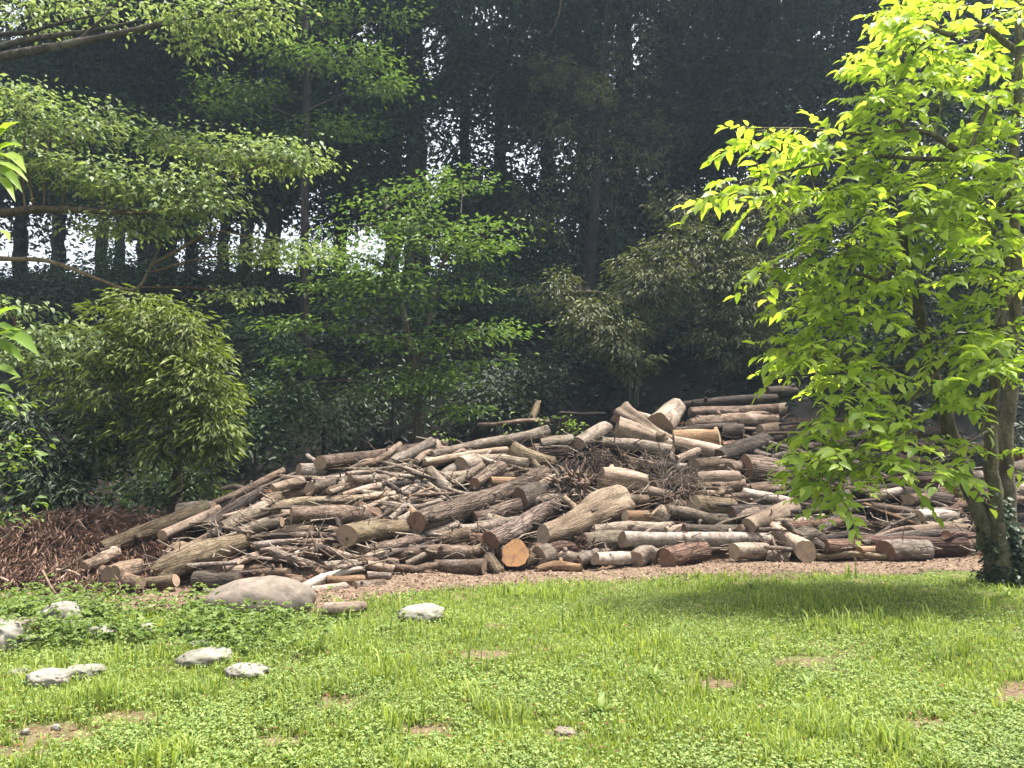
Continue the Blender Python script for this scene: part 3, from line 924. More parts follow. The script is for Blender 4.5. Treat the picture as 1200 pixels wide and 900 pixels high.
def filler(count, x0, x1, dmin, dmax, barks, rmin, rmax, lmin, lmax, amax, name='log'):
    k = 0
    tries = 0
    while k < count and tries < 5000:
        tries += 1
        px, py = rng.uniform(x0, x1), rng.uniform(470, 672)
        a = rng.normal(0, amax)
        hl = rng.uniform(lmin, lmax) / 2
        ax, ay, bx, by = px - hl * math.cos(a), py + hl * math.sin(a), px + hl * math.cos(a), py - hl * math.sin(a)
        if not (in_poly(ax, ay, OUT) and in_poly(bx, by, OUT)):
            continue
        X = np.array([ax, (ax + bx) / 2, bx])
        Yp = np.array([ay, (ay + by) / 2 + rng.normal(0, 3), by])
        Y = pile_Y(X, Yp) + rng.uniform(dmin, dmax) + np.array([-1, 0, 1]) * rng.normal(0, 0.22)
        r = rng.uniform(rmin, rmax) ** 1.0 * np.array([1, .95, rng.uniform(.7, 1)])
        R = r * Y / F
        cand = sorted(HAND, key=lambda h: (h[0] - px) ** 2 + 3 * (h[1] - py) ** 2)
        tone = {'br': 'brown', 'gr': 'grey', 'da': 'dark', 'pa': 'pale', 'ro': 'furrowed', 're': 'reddish', 'mo': 'mossy'}
        bk = barks[rng.integers(len(barks))]
        lab = None
        for h in cand:
            ww = h[3].split()
            short = ' '.join(ww[:8]).rstrip(',')
            while short.split()[-1] in ('the', 'a', 'and', 'of', 'with', 'at', 'in', 'on', 'to', 'its', 'just', 'small', 'below', 'behind', 'under', 'left', 'right', 'up', 'down', 'out', 'towards', 'beside',
                                        'toward', 'between', 'than', 'left,', 'that', 'thin', 'above', 'beneath', 'along', 'lower', 'light', 'pale', 'two', 'slim', 'dark', 'big', 'long', 'thick', 'upper', 'short', 'two'):
                short = ' '.join(short.split()[:-1])
            l2 = f"{'slim' if r[0] < 5.5 else 'stout'} {tone[bk]} {name} {'half hidden behind' if name == 'log' else 'lodged by'} the {short}"
            if l2 not in LABELS:
                lab = l2
                break
        LABELS.add(lab)
        put_log(P(X, Yp, Y), R, bk, lab, name, name, stubs=int(rng.integers(0, 3)) if name == 'log' else int(rng.integers(0, 2)), splinter=0.55 if name == 'branch' else (0.3 if rng.random() < .3 else 0))
        k += 1


filler(35, 150, 620, 0.10, 0.40, ['br', 'gr', 'gr', 'pa', 'br', 'mo'], 3.5, 8, 50, 130, 0.28)
filler(20, 560, 900, 0.10, 0.40, ['br', 'gr', 'da', 'pa', 'br', 'ro'], 4, 9.5, 50, 120, 0.25)
filler(38, 880, 1215, -0.05, 0.30, ['br', 'da', 'da', 'gr', 'br', 're'], 3.5, 8, 60, 150, 0.16)
filler(48, 160, 560, -0.12, 0.08, ['br', 'gr', 'gr', 'pa', 'da'], 1.6, 3.0, 50, 120, 0.35, 'branch')
filler(12, 600, 900, -0.10, 0.08, ['br', 'gr', 'da'], 1.5, 2.8, 40, 100, 0.4, 'branch')
filler(30, 880, 1210, -0.12, 0.08, ['br', 'da', 'gr', 'da'], 1.6, 3.0, 60, 150, 0.22, 'branch')

# ------------------------------------------------------------------ foliage
SIMPLE_V = np.array([(0, 0, 0), (.42, -1, .10), (1, 0, -.10), (.42, 1, .10)])
SIMPLE_T = np.array([(0, 1, 2), (0, 2, 3)])
OV_V = np.array([(0, 0, 0), (.30, -.95, .07), (.30, 0, .0), (.30, .95, .07), (.66, -.78, .02), (.66, 0, -.05), (.66, .78, .02), (1, 0, -.20)])
OV_T = np.array([(0, 2, 1), (0, 3, 2), (1, 2, 5), (1, 5, 4), (2, 3, 6), (2, 6, 5), (4, 5, 7), (5, 6, 7)])


def add_leaves(A, base, d, nrm, ln, ratio, m=0, shape='simple'):
    d = unit(d)
    nrm = nrm - (nrm * d).sum(-1, keepdims=True) * d
    nrm = unit(nrm)
    side = np.cross(nrm, d)
    tv, tt = (SIMPLE_V, SIMPLE_T) if shape == 'simple' else (OV_V, OV_T)
    ln = np.asarray(ln)[:, None, None]
    V = base[:, None] + ln * (tv[None, :, 0:1] * d[:, None] + tv[None, :, 1:2] * ratio * side[:, None] + tv[None, :, 2:3] * nrm[:, None])
    T = tt[None] + (np.arange(len(base)) * len(tv))[:, None, None]
    A.add(V.reshape(-1, 3), T.reshape(-1, 3), m)


def add_twigs(A, a, b, r0, r1, m=1, sag=0.06):
    """many thin three-sided twigs from a to b, with one bend"""
    n = len(a)
    if n == 0:
        return
    L = np.linalg.norm(b - a, axis=-1, keepdims=True)
    mid = (a + b) / 2 + rng.normal(0, .07, (n, 3)) * L + np.array([0, 0, 1.0]) * sag * L
    d = unit(b - a)
    e1 = unit(np.cross(d, np.array([.3, .2, 1.0])))
    e2 = np.cross(d, e1)
    V = []
    for p_, r in ((a, r0), (mid, (r0 + r1) / 2), (b, r1)):
        for k in range(3):
            t = k * 2.0944
            V.append(p_ + r * (math.cos(t) * e1 + math.sin(t) * e2))
    V = np.stack(V, 1)
    T = []
    for l_ in (0, 3):
        for k in range(3):
            k2 = (k + 1) % 3
            T += [(l_ + k, l_ + k2, l_ + 3 + k2), (l_ + k, l_ + 3 + k2, l_ + 3 + k)]
    T = np.array(T)[None] + (np.arange(n) * 9)[:, None, None]
    A.add(V.reshape(-1, 3), T.reshape(-1, 3), m)


def add_tube(A, pts, radii, sides=8, m=0, wob=0.06, sub=True):
    pts = np.asarray(pts, float)
    radii = np.asarray(radii, float)
    if sub:
        seg = np.linalg.norm(np.diff(pts, axis=0), axis=1)
        s = np.concatenate([[0], np.cumsum(seg)])
        n = int(np.clip(s[-1] / max(0.12, radii.mean() * 1.5), 4, 40))
        u = np.linspace(0, s[-1], n)
        pts = np.stack([np.interp(u, s, pts[:, k]) for k in range(3)], -1)
        radii = np.interp(u, s, radii)
        for _ in range(2):
            if n > 4:
                pts[1:-1] = (pts[:-2] + 2 * pts[1:-1] + pts[2:]) / 4
        pts[1:-1] += rng.normal(0, 1, (n - 2, 3)) * radii[1:-1, None] * wob * 2
    n = len(pts)
    T = unit(np.gradient(pts, axis=0))
    ref = np.array([1.0, .13, .07]) if abs(T[:, 0]).mean() < 0.8 else np.array([.1, .2, 1.0])
    X = unit(ref - (T @ ref)[:, None] * T)
    Yv = np.cross(T, X)
    th = np.arange(sides) / sides * 2 * math.pi
    rr = radii[:, None] * (1 + rng.normal(0, wob, (n, sides)) + 0.06 * np.sin(2 * th + rng.uniform(0, 6)))
    V = pts[:, None] + rr[..., None] * (np.cos(th)[None, :, None] * X[:, None] + np.sin(th)[None, :, None] * Yv[:, None])
    i = (np.arange(n - 1)[:, None] * sides + np.arange(sides)[None])
    j = (np.arange(n - 1)[:, None] * sides + (np.arange(sides)[None] + 1) % sides)
    TT = np.concatenate([np.stack([i, j, j + sides], -1).reshape(-1, 3), np.stack([i, j + sides, i + sides], -1).reshape(-1, 3)])
    A.add(V.reshape(-1, 3), TT, m)
    return pts


def tube_obj(name, pts, radii, mat, parent, origin, sides=9, wob=0.06):
    A = Acc()
    c = add_tube(A, pts, radii, sides, 0, wob)
    o = link(name, A.mesh(name, mat, origin, True), parent)
    return o, c


def blob_points(px, py, rx, ry, Y, ryd, n, shell=0.45):
    """n points in an ellipsoid whose outline covers rx x ry pixels; also their outward directions"""
    c = P(px, py, Y)
    rad = np.array([rx * Y / F, ryd, ry * Y / F])
    d = unit(rng.normal(0, 1, (n, 3)))
    r = rng.uniform(0, 1, (n, 1)) ** shell
    return c + d * r * rad, d, c, rad


STYLES = {
    # per cluster leaves, spread (horizontal, vertical), length range, width ratio, outward, random, down, normal up, normal out, normal random, shape
    'young': dict(per=10, sh=.22, sv=.10, ln=(.12, .21), w=.24, o=.55, r=.55, dn=.28, nu=1.0, no=.1, nr=.35, shape='ovate'),
    'layer': dict(per=22, sh=.24, sv=.03, ln=(.065, .115), w=.25, o=.3, r=.8, dn=.22, nu=1.2, no=.05, nr=.28, shape='ovate'),
    'maple': dict(per=18, sh=.30, sv=.05, ln=(.10, .17), w=.25, o=.4, r=.7, dn=.15, nu=1.2, no=.0, nr=.3, shape='simple'),
    'droop': dict(per=11, sh=.09, sv=.06, ln=(.12, .19), w=.135, o=.75, r=.65, dn=.5, nu=.7, no=.5, nr=.3, shape='simple'),
    'bushy': dict(per=14, sh=.22, sv=.16, ln=(.10, .17), w=.22, o=.4, r=.8, dn=.35, nu=.8, no=.4, nr=.6, shape='simple'),
    'ivy': dict(per=6, sh=.05, sv=.06, ln=(.045, .085), w=.38, o=.5, r=.7, dn=.6, nu=.6, no=.8, nr=.4, shape='simple'),
    'sapling': dict(per=12, sh=.10, sv=.04, ln=(.05, .09), w=.22, o=.5, r=.7, dn=.12, nu=1.1, no=.05, nr=.3, shape='ovate'),
    'sprig': dict(per=7, sh=.05, sv=.03, ln=(.05, .09), w=.3, o=.4, r=.7, dn=.1, nu=1.0, no=.1, nr=.4, shape='ovate'),
    'forest': dict(per=24, sh=.5, sv=.28, ln=(.16, .36), w=.22, o=.3, r=.9, dn=.3, nu=.8, no=.2, nr=.7, shape='simple'),
}


def clusters(A, C, D, st, m=0, cull=None):
    s = STYLES[st]
    n, k = len(C), s['per']
    if n == 0:
        return
    off = rng.normal(0, 1, (n, k, 3)) * np.array([s['sh'], s['sh'], s['sv']])
    base = C[:, None] + off
    oh = D[:, None] * np.array([1, 1, .35])
    d = s['o'] * unit(oh + 1e-3) + s['r'] * rng.normal(0, .6, (n, k, 3)) * np.array([1, 1, .5]) + off / (s['sh'] + 1e-6) * .35 * np.array([1, 1, .2]) + np.array([0, 0, -s['dn']])
    nr = np.array([0, 0, s['nu']]) + s['no'] * D[:, None] + s['nr'] * rng.normal(0, 1, (n, k, 3))
    ln = rng.uniform(*s['ln'], (n, k))
    base, d, nr, ln = base.reshape(-1, 3), d.reshape(-1, 3), nr.reshape(-1, 3), ln.ravel()
    if cull is not None:
        keep = cull(base)
        base, d, nr, ln = base[keep], d[keep], nr[keep], ln[keep]
    add_leaves(A, base, d, nr, ln, s['w'], m, s['shape'])


HOLES = [(500, 58, 30, 36, .35), (430, 35, 22, 20, .55), (510, 165, 44, 40, .5), (500, 215, 26, 30, .3), (560, 190, 26, 40, .55), (130, 291, 150, 15, .45), (90, 262, 70, 18, .5), (425, 285, 40, 22, .55), (640, 190, 60, 34, .6), (735, 60, 16, 50, .5), (240, 75, 40, 34, .6), (10, 30, 40, 30, .4),
         (20, 260, 30, 40, .35), (850, 270, 40, 14, .5), (560, 15, 40, 16, .6), (270, 268, 40, 18, .5)]


def hole_cull(p):
    px, py = proj(p)
    keep = np.ones(len(px))
    for hx, hy, a, b, k in HOLES:
        q = ((px - hx) / a) ** 2 + ((py - hy) / b) ** 2
        f = 1 - (1 - k) * (1 - sstep((q - .6) / .6))
        keep = np.minimum(keep, f)
    return rng.random(len(px)) < keep


def sprays(A, C, D):
    """leafy twigs: leaves set alternately along a drooping twig, larger towards the middle"""
    for c, d in zip(C, D):
        d = unit(np.array([d[0], d[1], .25 * d[2]]) + rng.normal(0, .35, 3) * np.array([1, 1, .5]) + np.array([-.25, 0, .05]))
        L = rng.uniform(.28, .62)
        k = int(L / .05) + 2
        t = np.linspace(.08, 1, k)
        pts = c + np.outer(t * L, d) + np.outer(t ** 2 * L * rng.uniform(.1, .5), [0, 0, -1.0])
        add_twigs(A, pts[:1], pts[k // 2][None], .006, .004, 1, 0)
        add_twigs(A, pts[k // 2][None], pts[-1:], .004, .0015, 1, 0)
        sd = unit(np.cross(d, [0, 0, 1.0]))
        sg = np.where(np.arange(k) % 2 == 0, 1.0, -1.0)
        ld = d[None] * np.where(t > .95, 1.2, .65)[:, None] + sd[None] * (sg * np.where(t > .95, .1, .85))[:, None] + rng.normal(0, .28, (k, 3)) + np.outer(rng.uniform(.1, .6, k), [0, 0, -1.0])
        nr = np.array([0, 0, 1.0]) + rng.normal(0, .38, (k, 3))
        ln = rng.uniform(.09, .22, k) * np.interp(t, [0, .4, 1], [.7, 1.1, .85])
        add_leaves(A, pts, ld, nr, ln, rng.uniform(.2, .27), 0, 'ovate')


def plant(name, label, cat, base, trunk, blobs, st, leafm, barkm=TRUNK, group=None, limbs=None, limb_r=.03, twig=.35, cull=None, trunk_parts=1):
    """trunk: list of (points, radii); blobs: (px, py, rx, ry, Y, depth radius, clusters); limbs: extra (points, radii)"""
    base = np.asarray(base, float)
    t = thing(name, base, label, cat, group)
    sk = []
    for pts, rd in trunk:
        o, c = tube_obj('trunk', pts, rd, barkm, t, base, 12)
        sk.append(c)
    for pts, rd in (limbs or []):
        o, c = tube_obj('limb', pts, rd, barkm, t, base, 8, .05)
        sk.append(c)
    S0 = np.concatenate(sk) if sk else None
    A = Acc()
    for b in blobs:
        n = b[6]
        b = (*b[:5], b[5] * (.5 if st in ('layer', 'maple') else 1), b[6])
        C, D, c, rad = blob_points(*b)
        if cull is not None:
            keep = cull(C)
            C, D = C[keep], D[keep]
        if st in ('droop', 'bushy', 'maple') and n > 8:
            q = lump(C[:, 0] + .7 * C[:, 1], C[:, 2] * 1.5 - .5 * C[:, 1], 1.9, base[0]) + rng.normal(0, .12, len(C))
            keep = q > (-.42 if name.startswith('chinquapin') else -.22)
            C, D = C[keep], D[keep]
        if st == 'young':
            sprays(A, C, D)
        else:
            clusters(A, C, D, st, 0, cull)
        if S0 is not None:
            dd = np.linalg.norm(S0 - c, axis=1) + np.maximum(0, S0[:, 2] - c[2] + .3) * .7
            q = S0[dd.argmin()]
            L = np.linalg.norm(c - q)
            pts = [q, q + (c - q) * .5 + np.array([0, 0, .08 * L]) + rng.normal(0, .05 * L, 3), c]
            if L > .35:
                LB = A if st == 'forest' else Acc()
                sp = add_tube(LB, pts, [limb_r * max(.5, min(1.3, L / 2)), limb_r * .6, limb_r * .25], 6, 1 if st == 'forest' else 0, .05)
                if st != 'forest':
                    link('limb', LB.mesh('limb', barkm, base, True), t)
            else:
                sp = np.array(pts)
            k = rng.random(len(C)) < twig
            if k.sum():
                src = sp[rng.integers(len(sp) // 2, len(sp), k.sum())]
                add_twigs(A, src, C[k], limb_r * .22, limb_r * .07, 1)
    if A.n:
        link('crown', A.mesh('crown', [leafm, barkm], base), t)
    return t


def px_path(*p):
    return np.array([P(a, b, y) for a, b, y in p])


def on_ground(x, y):
    return np.array([x, y, float(ground_z(x, y))])


# --- bright young-leaved tree on the right
Yt = 9.3
trb = P(1172, 676, Yt)
trb[2] = ground_z(trb[0], trb[1])
stems = [
    (px_path((1172, 690, Yt), (1152, 610, Yt), (1132, 560, Yt), (1112, 500, Yt - .1), (1092, 430, Yt - .2), (1075, 350, Yt - .4), (1052, 260, Yt - .6)), [.12, .09, .085, .08, .07, .05, .025]),
    (px_path((1180, 692, Yt - .1), (1170, 620, Yt - .1), (1163, 560, Yt - .1), (1160, 500, Yt - .1), (1168, 420, Yt - .2), (1180, 300, Yt - .3)), [.11, .085, .078, .072, .06, .035]),
    (px_path((1186, 690, Yt + .1), (1182, 600, Yt + .1), (1178, 520, Yt + .1), (1186, 430, Yt), (1192, 330, Yt - .2), (1185, 215, Yt - .5), (1195, 90, Yt - .7), (1190, -60, Yt - .8)), [.11, .085, .08, .08, .07, .055, .045, .025]),
]
tlimbs = [
    (px_path((1185, 215, 9.04), (1130, 186, 8.67), (1108, 165, 8.54), (1085, 153, 8.48), (1060, 152, 8.42), (1010, 158, 8.30), (940, 150, 8.17), (870, 150, 8.05)), [.045, .038, .034, .028, .022, .016, .011, .006]),
    (px_path((1130, 186, 8.67), (1080, 187, 8.54), (1028, 182, 8.42), (980, 188, 8.30), (900, 205, 8.17), (830, 226, 8.05)), [.034, .03, .024, .017, .011, .006]),
    (px_path((1060, 152, 8.42), (1045, 125, 8.36), (1010, 102, 8.30)), [.024, .018, .008]),
    (px_path((1192, 60, 8.85), (1150, 28, 8.54), (1110, 45, 8.36), (1085, 25, 8.23), (1050, 60, 8.17)), [.04, .034, .028, .018, .008]),
    (px_path((1192, 330, 9.16), (1170, 370, 8.67), (1137, 396, 8.36), (1076, 460, 8.11), (1040, 500, 7.99), (1003, 527, 7.92), (950, 565, 7.86)), [.035, .028, .022, .016, .012, .009, .004]),
    (px_path((1075, 350, 9.10), (1030, 330, 8.73), (980, 310, 8.48), (905, 315, 8.30)), [.03, .022, .014, .006]),
    (px_path((1092, 430, 9.23), (1030, 430, 8.79), (970, 440, 8.54), (915, 440, 8.42)), [.026, .02, .013, .006]),
    (px_path((1160, 500, 9.29), (1165, 500, 8.67), (1140, 515, 8.05), (1100, 540, 7.68)), [.02, .014, .01, .005]),
    (px_path((1195, 90, 8.92), (1160, 120, 8.54), (1130, 190, 8.30), (1090, 240, 8.17)), [.03, .024, .016, .008]),
]
RB = [(1105, 110, 100, 60, 7.9, .7, 22), (1155, 35, 70, 50, 8.0, .8, 26), (1045, 60, 48, 55, 7.7, .5, 26), (1020, 110, 40, 35, 7.6, .4, 14), (955, 170, 70, 24, 7.5, .35, 15), (875, 158, 36, 18, 7.2, .25, 8), (852, 222, 46, 14, 7.2, .25, 9),
      (930, 222, 60, 25, 7.4, .35, 15), (1040, 210, 90, 50, 7.7, .6, 28), (1150, 190, 60, 60, 8.2, .7, 22), (1150, 255, 60, 45, 7.9, .6, 22), (1060, 265, 80, 40, 7.6, .6, 22), (965, 290, 70, 28, 7.6, .5, 22), (900, 305, 24, 10, 7.5, .2, 4),
      (1035, 320, 80, 32, 7.7, .6, 18), (1155, 320, 55, 40, 7.9, .6, 12), (955, 355, 46, 36, 7.8, .5, 17), (925, 412, 36, 24, 7.8, .35, 12), (965, 425, 52, 38, 7.9, .5, 14), (955, 480, 45, 34, 7.6, .4, 13), (940, 535, 32, 22, 7.2, .3, 8),
      (955, 570, 40, 13, 7.0, .25, 8), (1005, 540, 48, 28, 7.0, .35, 16), (1050, 510, 42, 24, 7.1, .35, 12), (1075, 462, 34, 18, 7.3, .3, 6), (1150, 395, 40, 16, 7.6, .3, 5), (1180, 430, 28, 36, 7.0, .4, 8), (1180, 380, 28, 30, 7.2, .4, 8),
      (1085, 548, 32, 9, 6.7, .2, 5), (1160, 535, 28, 10, 6.8, .2, 4), (1080, 30, 40, 30, 8.4, .4, 9), (1190, 110, 30, 60, 8.0, .4, 11), (1190, 220, 26, 50, 7.8, .4, 9), (1185, 330, 24, 40, 7.6, .35, 7), (1105, 395, 50, 34, 7.6, .35, 12), (1165, 415, 36, 36, 7.2, .35, 10), (1130, 450, 30, 26, 7.2, .3, 7)]
DEEP = lambda y: 9.4 + (y - 9.3) * .62
RB = [(a + (28 if a < 1060 else 0), b, c * (.78 if a < 1060 else 1), d, DEEP(e), f, int(g * (1.3 if a >= 1000 and b < 360 else 1.6 if b > 340 and a < 1000 else 1.15) + 1)) for a, b, c, d, e, f, g in RB]
plant('young_leaved_tree', 'bright yellow-green young tree with three stems at the right edge of the lawn', 'tree', trb, stems, RB, 'young', L_BRIGHT, STEM, None, tlimbs, .026, .8)

# ivy about its foot
ib = trb + np.array([0.06, -.02, 0])
iv = Acc()
n = 420
h = rng.uniform(0, 1, n) ** 1.5
a = rng.uniform(0, 6.28, n)
rad = .15 * (1 - .25 * h) + np.abs(rng.normal(0, .07, n)) * (1.2 - h)
C = ib + np.stack([np.cos(a) * rad + .10 * np.sin(5 * h), np.sin(a) * rad * .8, .02 + h * (.75 + .3 * np.sin(3 * a))], -1)
clusters(iv, C, np.stack([np.cos(a), np.sin(a), .2 + 0 * a], -1), 'ivy')
o = link('ivy', iv.mesh('ivy', [L_DARK], ib), None, ib)
tag(o, 'dark glossy ivy clump wrapped round the foot of the young tree', 'ivy')

# --- dark evergreen behind it, which shades the right end of the heap
eb = on_ground(8.6, 17.0)
plant('evergreen_tree', 'dark dense evergreen standing behind the bright young tree at right', 'tree', eb,
      [(np.array([eb - (0, 0, .3), eb + (-.1, -.3, 2.5), eb + (-.6, -1, 5), eb + (-.9, -1.5, 7.5)]), [.24, .2, .15, .06])],
      [(1060, 300, 110, 80, 14.6, 1.6, 150), (1150, 330, 100, 100, 15.0, 1.6, 150), (1040, 400, 70, 55, 14.4, 1.2, 80), (1130, 425, 70, 40, 14.6, 1.2, 70), (1100, 190, 100, 90, 15.0, 1.6, 140), (1230, 250, 90, 110, 15.2, 1.6, 120), (1000, 455, 40, 22, 14.3, .7, 20),
       (1010, 330, 60, 60, 15.0, 1.2, 70), (1190, 80, 90, 70, 15.2, 1.4, 100)],
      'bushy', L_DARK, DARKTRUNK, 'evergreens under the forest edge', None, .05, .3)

# --- dogwood tree whose tiers reach in from the left
db = on_ground(-8.6, 10.6)
plant('dogwood_tree', 'layered pale green dogwood reaching in from the left with tiers of level sprays', 'tree', db,
      [(np.array([db - (0, 0, .3), db + (.2, 0, 2), db + (.3, .2, 4), db + (.5, .3, 6.5)]), [.17, .14, .11, .05])],
      [(300, 182, 88, 12, 10.8, 1.0, 56), (215, 165, 60, 11, 11.0, 0.9, 29), (355, 190, 32, 7, 10.6, 0.5, 12), (195, 222, 85, 19, 10.4, 1.1, 54), (120, 205, 70, 19, 10.4, 1.0, 39), (240, 245, 42, 9, 10.2, 0.6, 17), (150, 260, 70, 16, 10.8, 0.8, 27), (60, 150, 70, 18, 10.4, 0.9, 31),
       (30, 115, 45, 19, 10.2, 0.8, 22), (105, 140, 55, 14, 11.0, 0.8, 20), (20, 190, 45, 22, 10.2, 0.8, 20), (310, 300, 55, 16, 11.0, 0.6, 19), (285, 345, 45, 9, 11.2, 0.5, 10), (325, 285, 36, 6, 10.9, 0.4, 7), (60, 395, 42, 20, 9.8, 0.6, 26), (25, 420, 40, 17, 9.6, 0.6, 17), (5, 360, 24, 11, 9.6, 0.4, 7)],
      'layer', L_DOG, TWIG, None,
      [(px_path((-104, 262, 10.85), (-40, 252, 10.5), (60, 245, 10.4), (180, 250, 10.5), (290, 200, 10.7)), [.08, .07, .05, .035, .015]), (px_path((-108, 318, 10.8), (-40, 302, 10.5), (60, 305, 10.6), (160, 345, 10.8), (190, 285, 11.0)), [.05, .04, .03, .022, .012]),
       (px_path((-118, 440, 10.7), (-60, 425, 10.2), (0, 415, 9.9), (50, 408, 9.8)), [.05, .04, .025, .012])], .03, .4)

# --- overhanging branches of a tree out of the frame, top left
ob = on_ground(-11.0, 11.0)
plant('overhanging_tree', 'tree at top left stretching bare forked branches with bright leaf tips into view', 'tree', ob,
      [(np.array([ob - (0, 0, .3), ob + (.3, 0, 3), ob + (1, 0, 6), P(-120, 90, 11)]), [.22, .18, .14, .10])],
      [(280, 20, 52, 20, 11, .6, 26), (220, 40, 32, 18, 11, .4, 14), (215, 8, 48, 18, 11, .5, 16), (320, 8, 28, 10, 11, .4, 9), (130, 12, 70, 16, 11.3, .6, 16), (40, 20, 60, 18, 11.3, .6, 14), (220, 55, 16, 8, 11, .2, 4)],
      'layer', L_DOG, TRUNK, None,
      [(px_path((-120, 90, 11), (0, 67, 11), (90, 50, 11), (150, 38, 11), (200, 24, 11), (260, 14, 11), (335, 6, 11)), [.10, .07, .06, .05, .04, .025, .01]),
       (px_path((-60, 70, 11), (40, 45, 11.1), (110, 36, 11.1), (165, 24, 11.1)), [.06, .045, .035, .015]),
       (px_path((-60, 40, 11.2), (30, 40, 11.2), (75, 25, 11.2), (130, 15, 11.2)), [.04, .03, .02, .01]),
       (px_path((90, 50, 11), (120, 22, 11), (140, 0, 11)), [.03, .02, .01])], .022, .5)

# --- broad evergreen bush at left, drooping leaves
bb = on_ground(-5.9, 13.6)
plant('chinquapin_bush', 'round olive green evergreen bush with drooping leaves left of the heap', 'bush', bb,
      [(np.array([bb - (0, 0, .2), bb + (.1, -.1, .9), bb + (.2, -.2, 2)]), [.11, .09, .05])],
      [(195, 400, 70, 50, 12.8, .9, 150), (165, 370, 60, 30, 13.0, .8, 70), (225, 460, 62, 50, 12.4, .8, 150), (255, 505, 38, 34, 12.1, .5, 80), (150, 450, 60, 55, 12.7, .9, 110), (190, 520, 70, 36, 12.3, .6, 70), (215, 395, 45, 40, 12.5, .6, 50), (90, 440, 55, 60, 13.0, .8, 70),
       (240, 560, 30, 16, 12.2, .4, 12), (120, 400, 60, 50, 13.0, .8, 90), (245, 440, 40, 40, 12.3, .6, 60), (140, 520, 60, 40, 12.6, .7, 60)],
      'droop', L_EVER, TRUNK, 'evergreens under the forest edge', None, .035, .3)
bb2 = on_ground(-7.6, 12.6)
plant('chinquapin_bush', 'lower shaded evergreen bush with drooping leaves behind the dry brush', 'bush', bb2,
      [(np.array([bb2 - (0, 0, .2), bb2 + (.1, -.1, .7), bb2 + (.1, -.2, 1.4)]), [.08, .07, .04])],
      [(60, 560, 55, 50, 12.2, .7, 110), (25, 500, 55, 50, 12.4, .7, 90), (85, 590, 35, 25, 11.9, .5, 40), (110, 520, 40, 50, 12.4, .6, 50)],
      'droop', L_DARK, TRUNK, 'evergreens under the forest edge', None, .03, .3)

L_NEAR = leaf_mat('ribbed_leaf', (0.11, 0.19, 0.03), (0.24, 0.33, 0.06), 0.45, 0.45, 0.35, (1.5, 1.5, 0.6))
# --- leafy sprays close to the lens at the left edge
sb = on_ground(-2.75, 3.2)
cb = thing('chestnut_sapling', sb, 'nearest sapling at the left edge with long bright ribbed leaves', 'sapling')
tube_obj('trunk', np.array([sb, sb + (.05, 0, .8), P(-40, 400, 3.15), P(-30, 250, 3.15), P(-25, 140, 3.1)]), [.014, .012, .01, .008, .004], TWIG, cb, sb, 7, .03)
A = Acc()
for (qx, qy, tx, ty, L_) in ((-6, 165, 22, 130, .11), (-4, 178, 26, 158, .1), (-4, 182, 34, 186, .12), (-6, 190, 38, 205, .14), (-6, 196, 28, 215, .12), (-6, 205, 22, 230, .1), (-4, 270, 16, 276, .06), (-4, 372, 24, 350, .08), (-6, 380, 22, 388, .1), (0, 392, 48, 402, .14), (-6, 398, 30, 420, .12),
                         (-6, 395, 26, 377, .1), (-8, 432, 22, 433, .09), (-6, 150, 12, 148, .06), (-6, 455, 14, 452, .06)):
    b0, b1 = P(qx, qy, 3.15), P(tx, ty, 3.05 + rng.normal(0, .04))
    add_leaves(A, b0[None], (b1 - b0)[None], np.array([[rng.normal(0, .3), -.45, 1.0]]), [np.linalg.norm(b1 - b0) * .88], .12, 0, 'ovate')
link('crown', A.mesh('crown', [L_NEAR], sb), cb)
sb2 = on_ground(-4.6, 6.3)
plant('leafy_sapling', 'low leafy sapling at the left edge beside the dry brush', 'sapling', sb2,
      [(np.array([sb2, sb2 + (0, 0, .6), sb2 + (.05, 0, 1.5)]), [.025, .02, .01])],
      [(0, 470, 22, 10, 6.3, .2, 6), (5, 540, 22, 9, 6.3, .2, 6), (12, 515, 16, 6, 6.2, .15, 4), (4, 602, 18, 6, 6.3, .2, 4), (-20, 580, 24, 25, 6.4, .2, 6)],
      'sapling', L_WEED, TWIG, None, None, .012, .6)

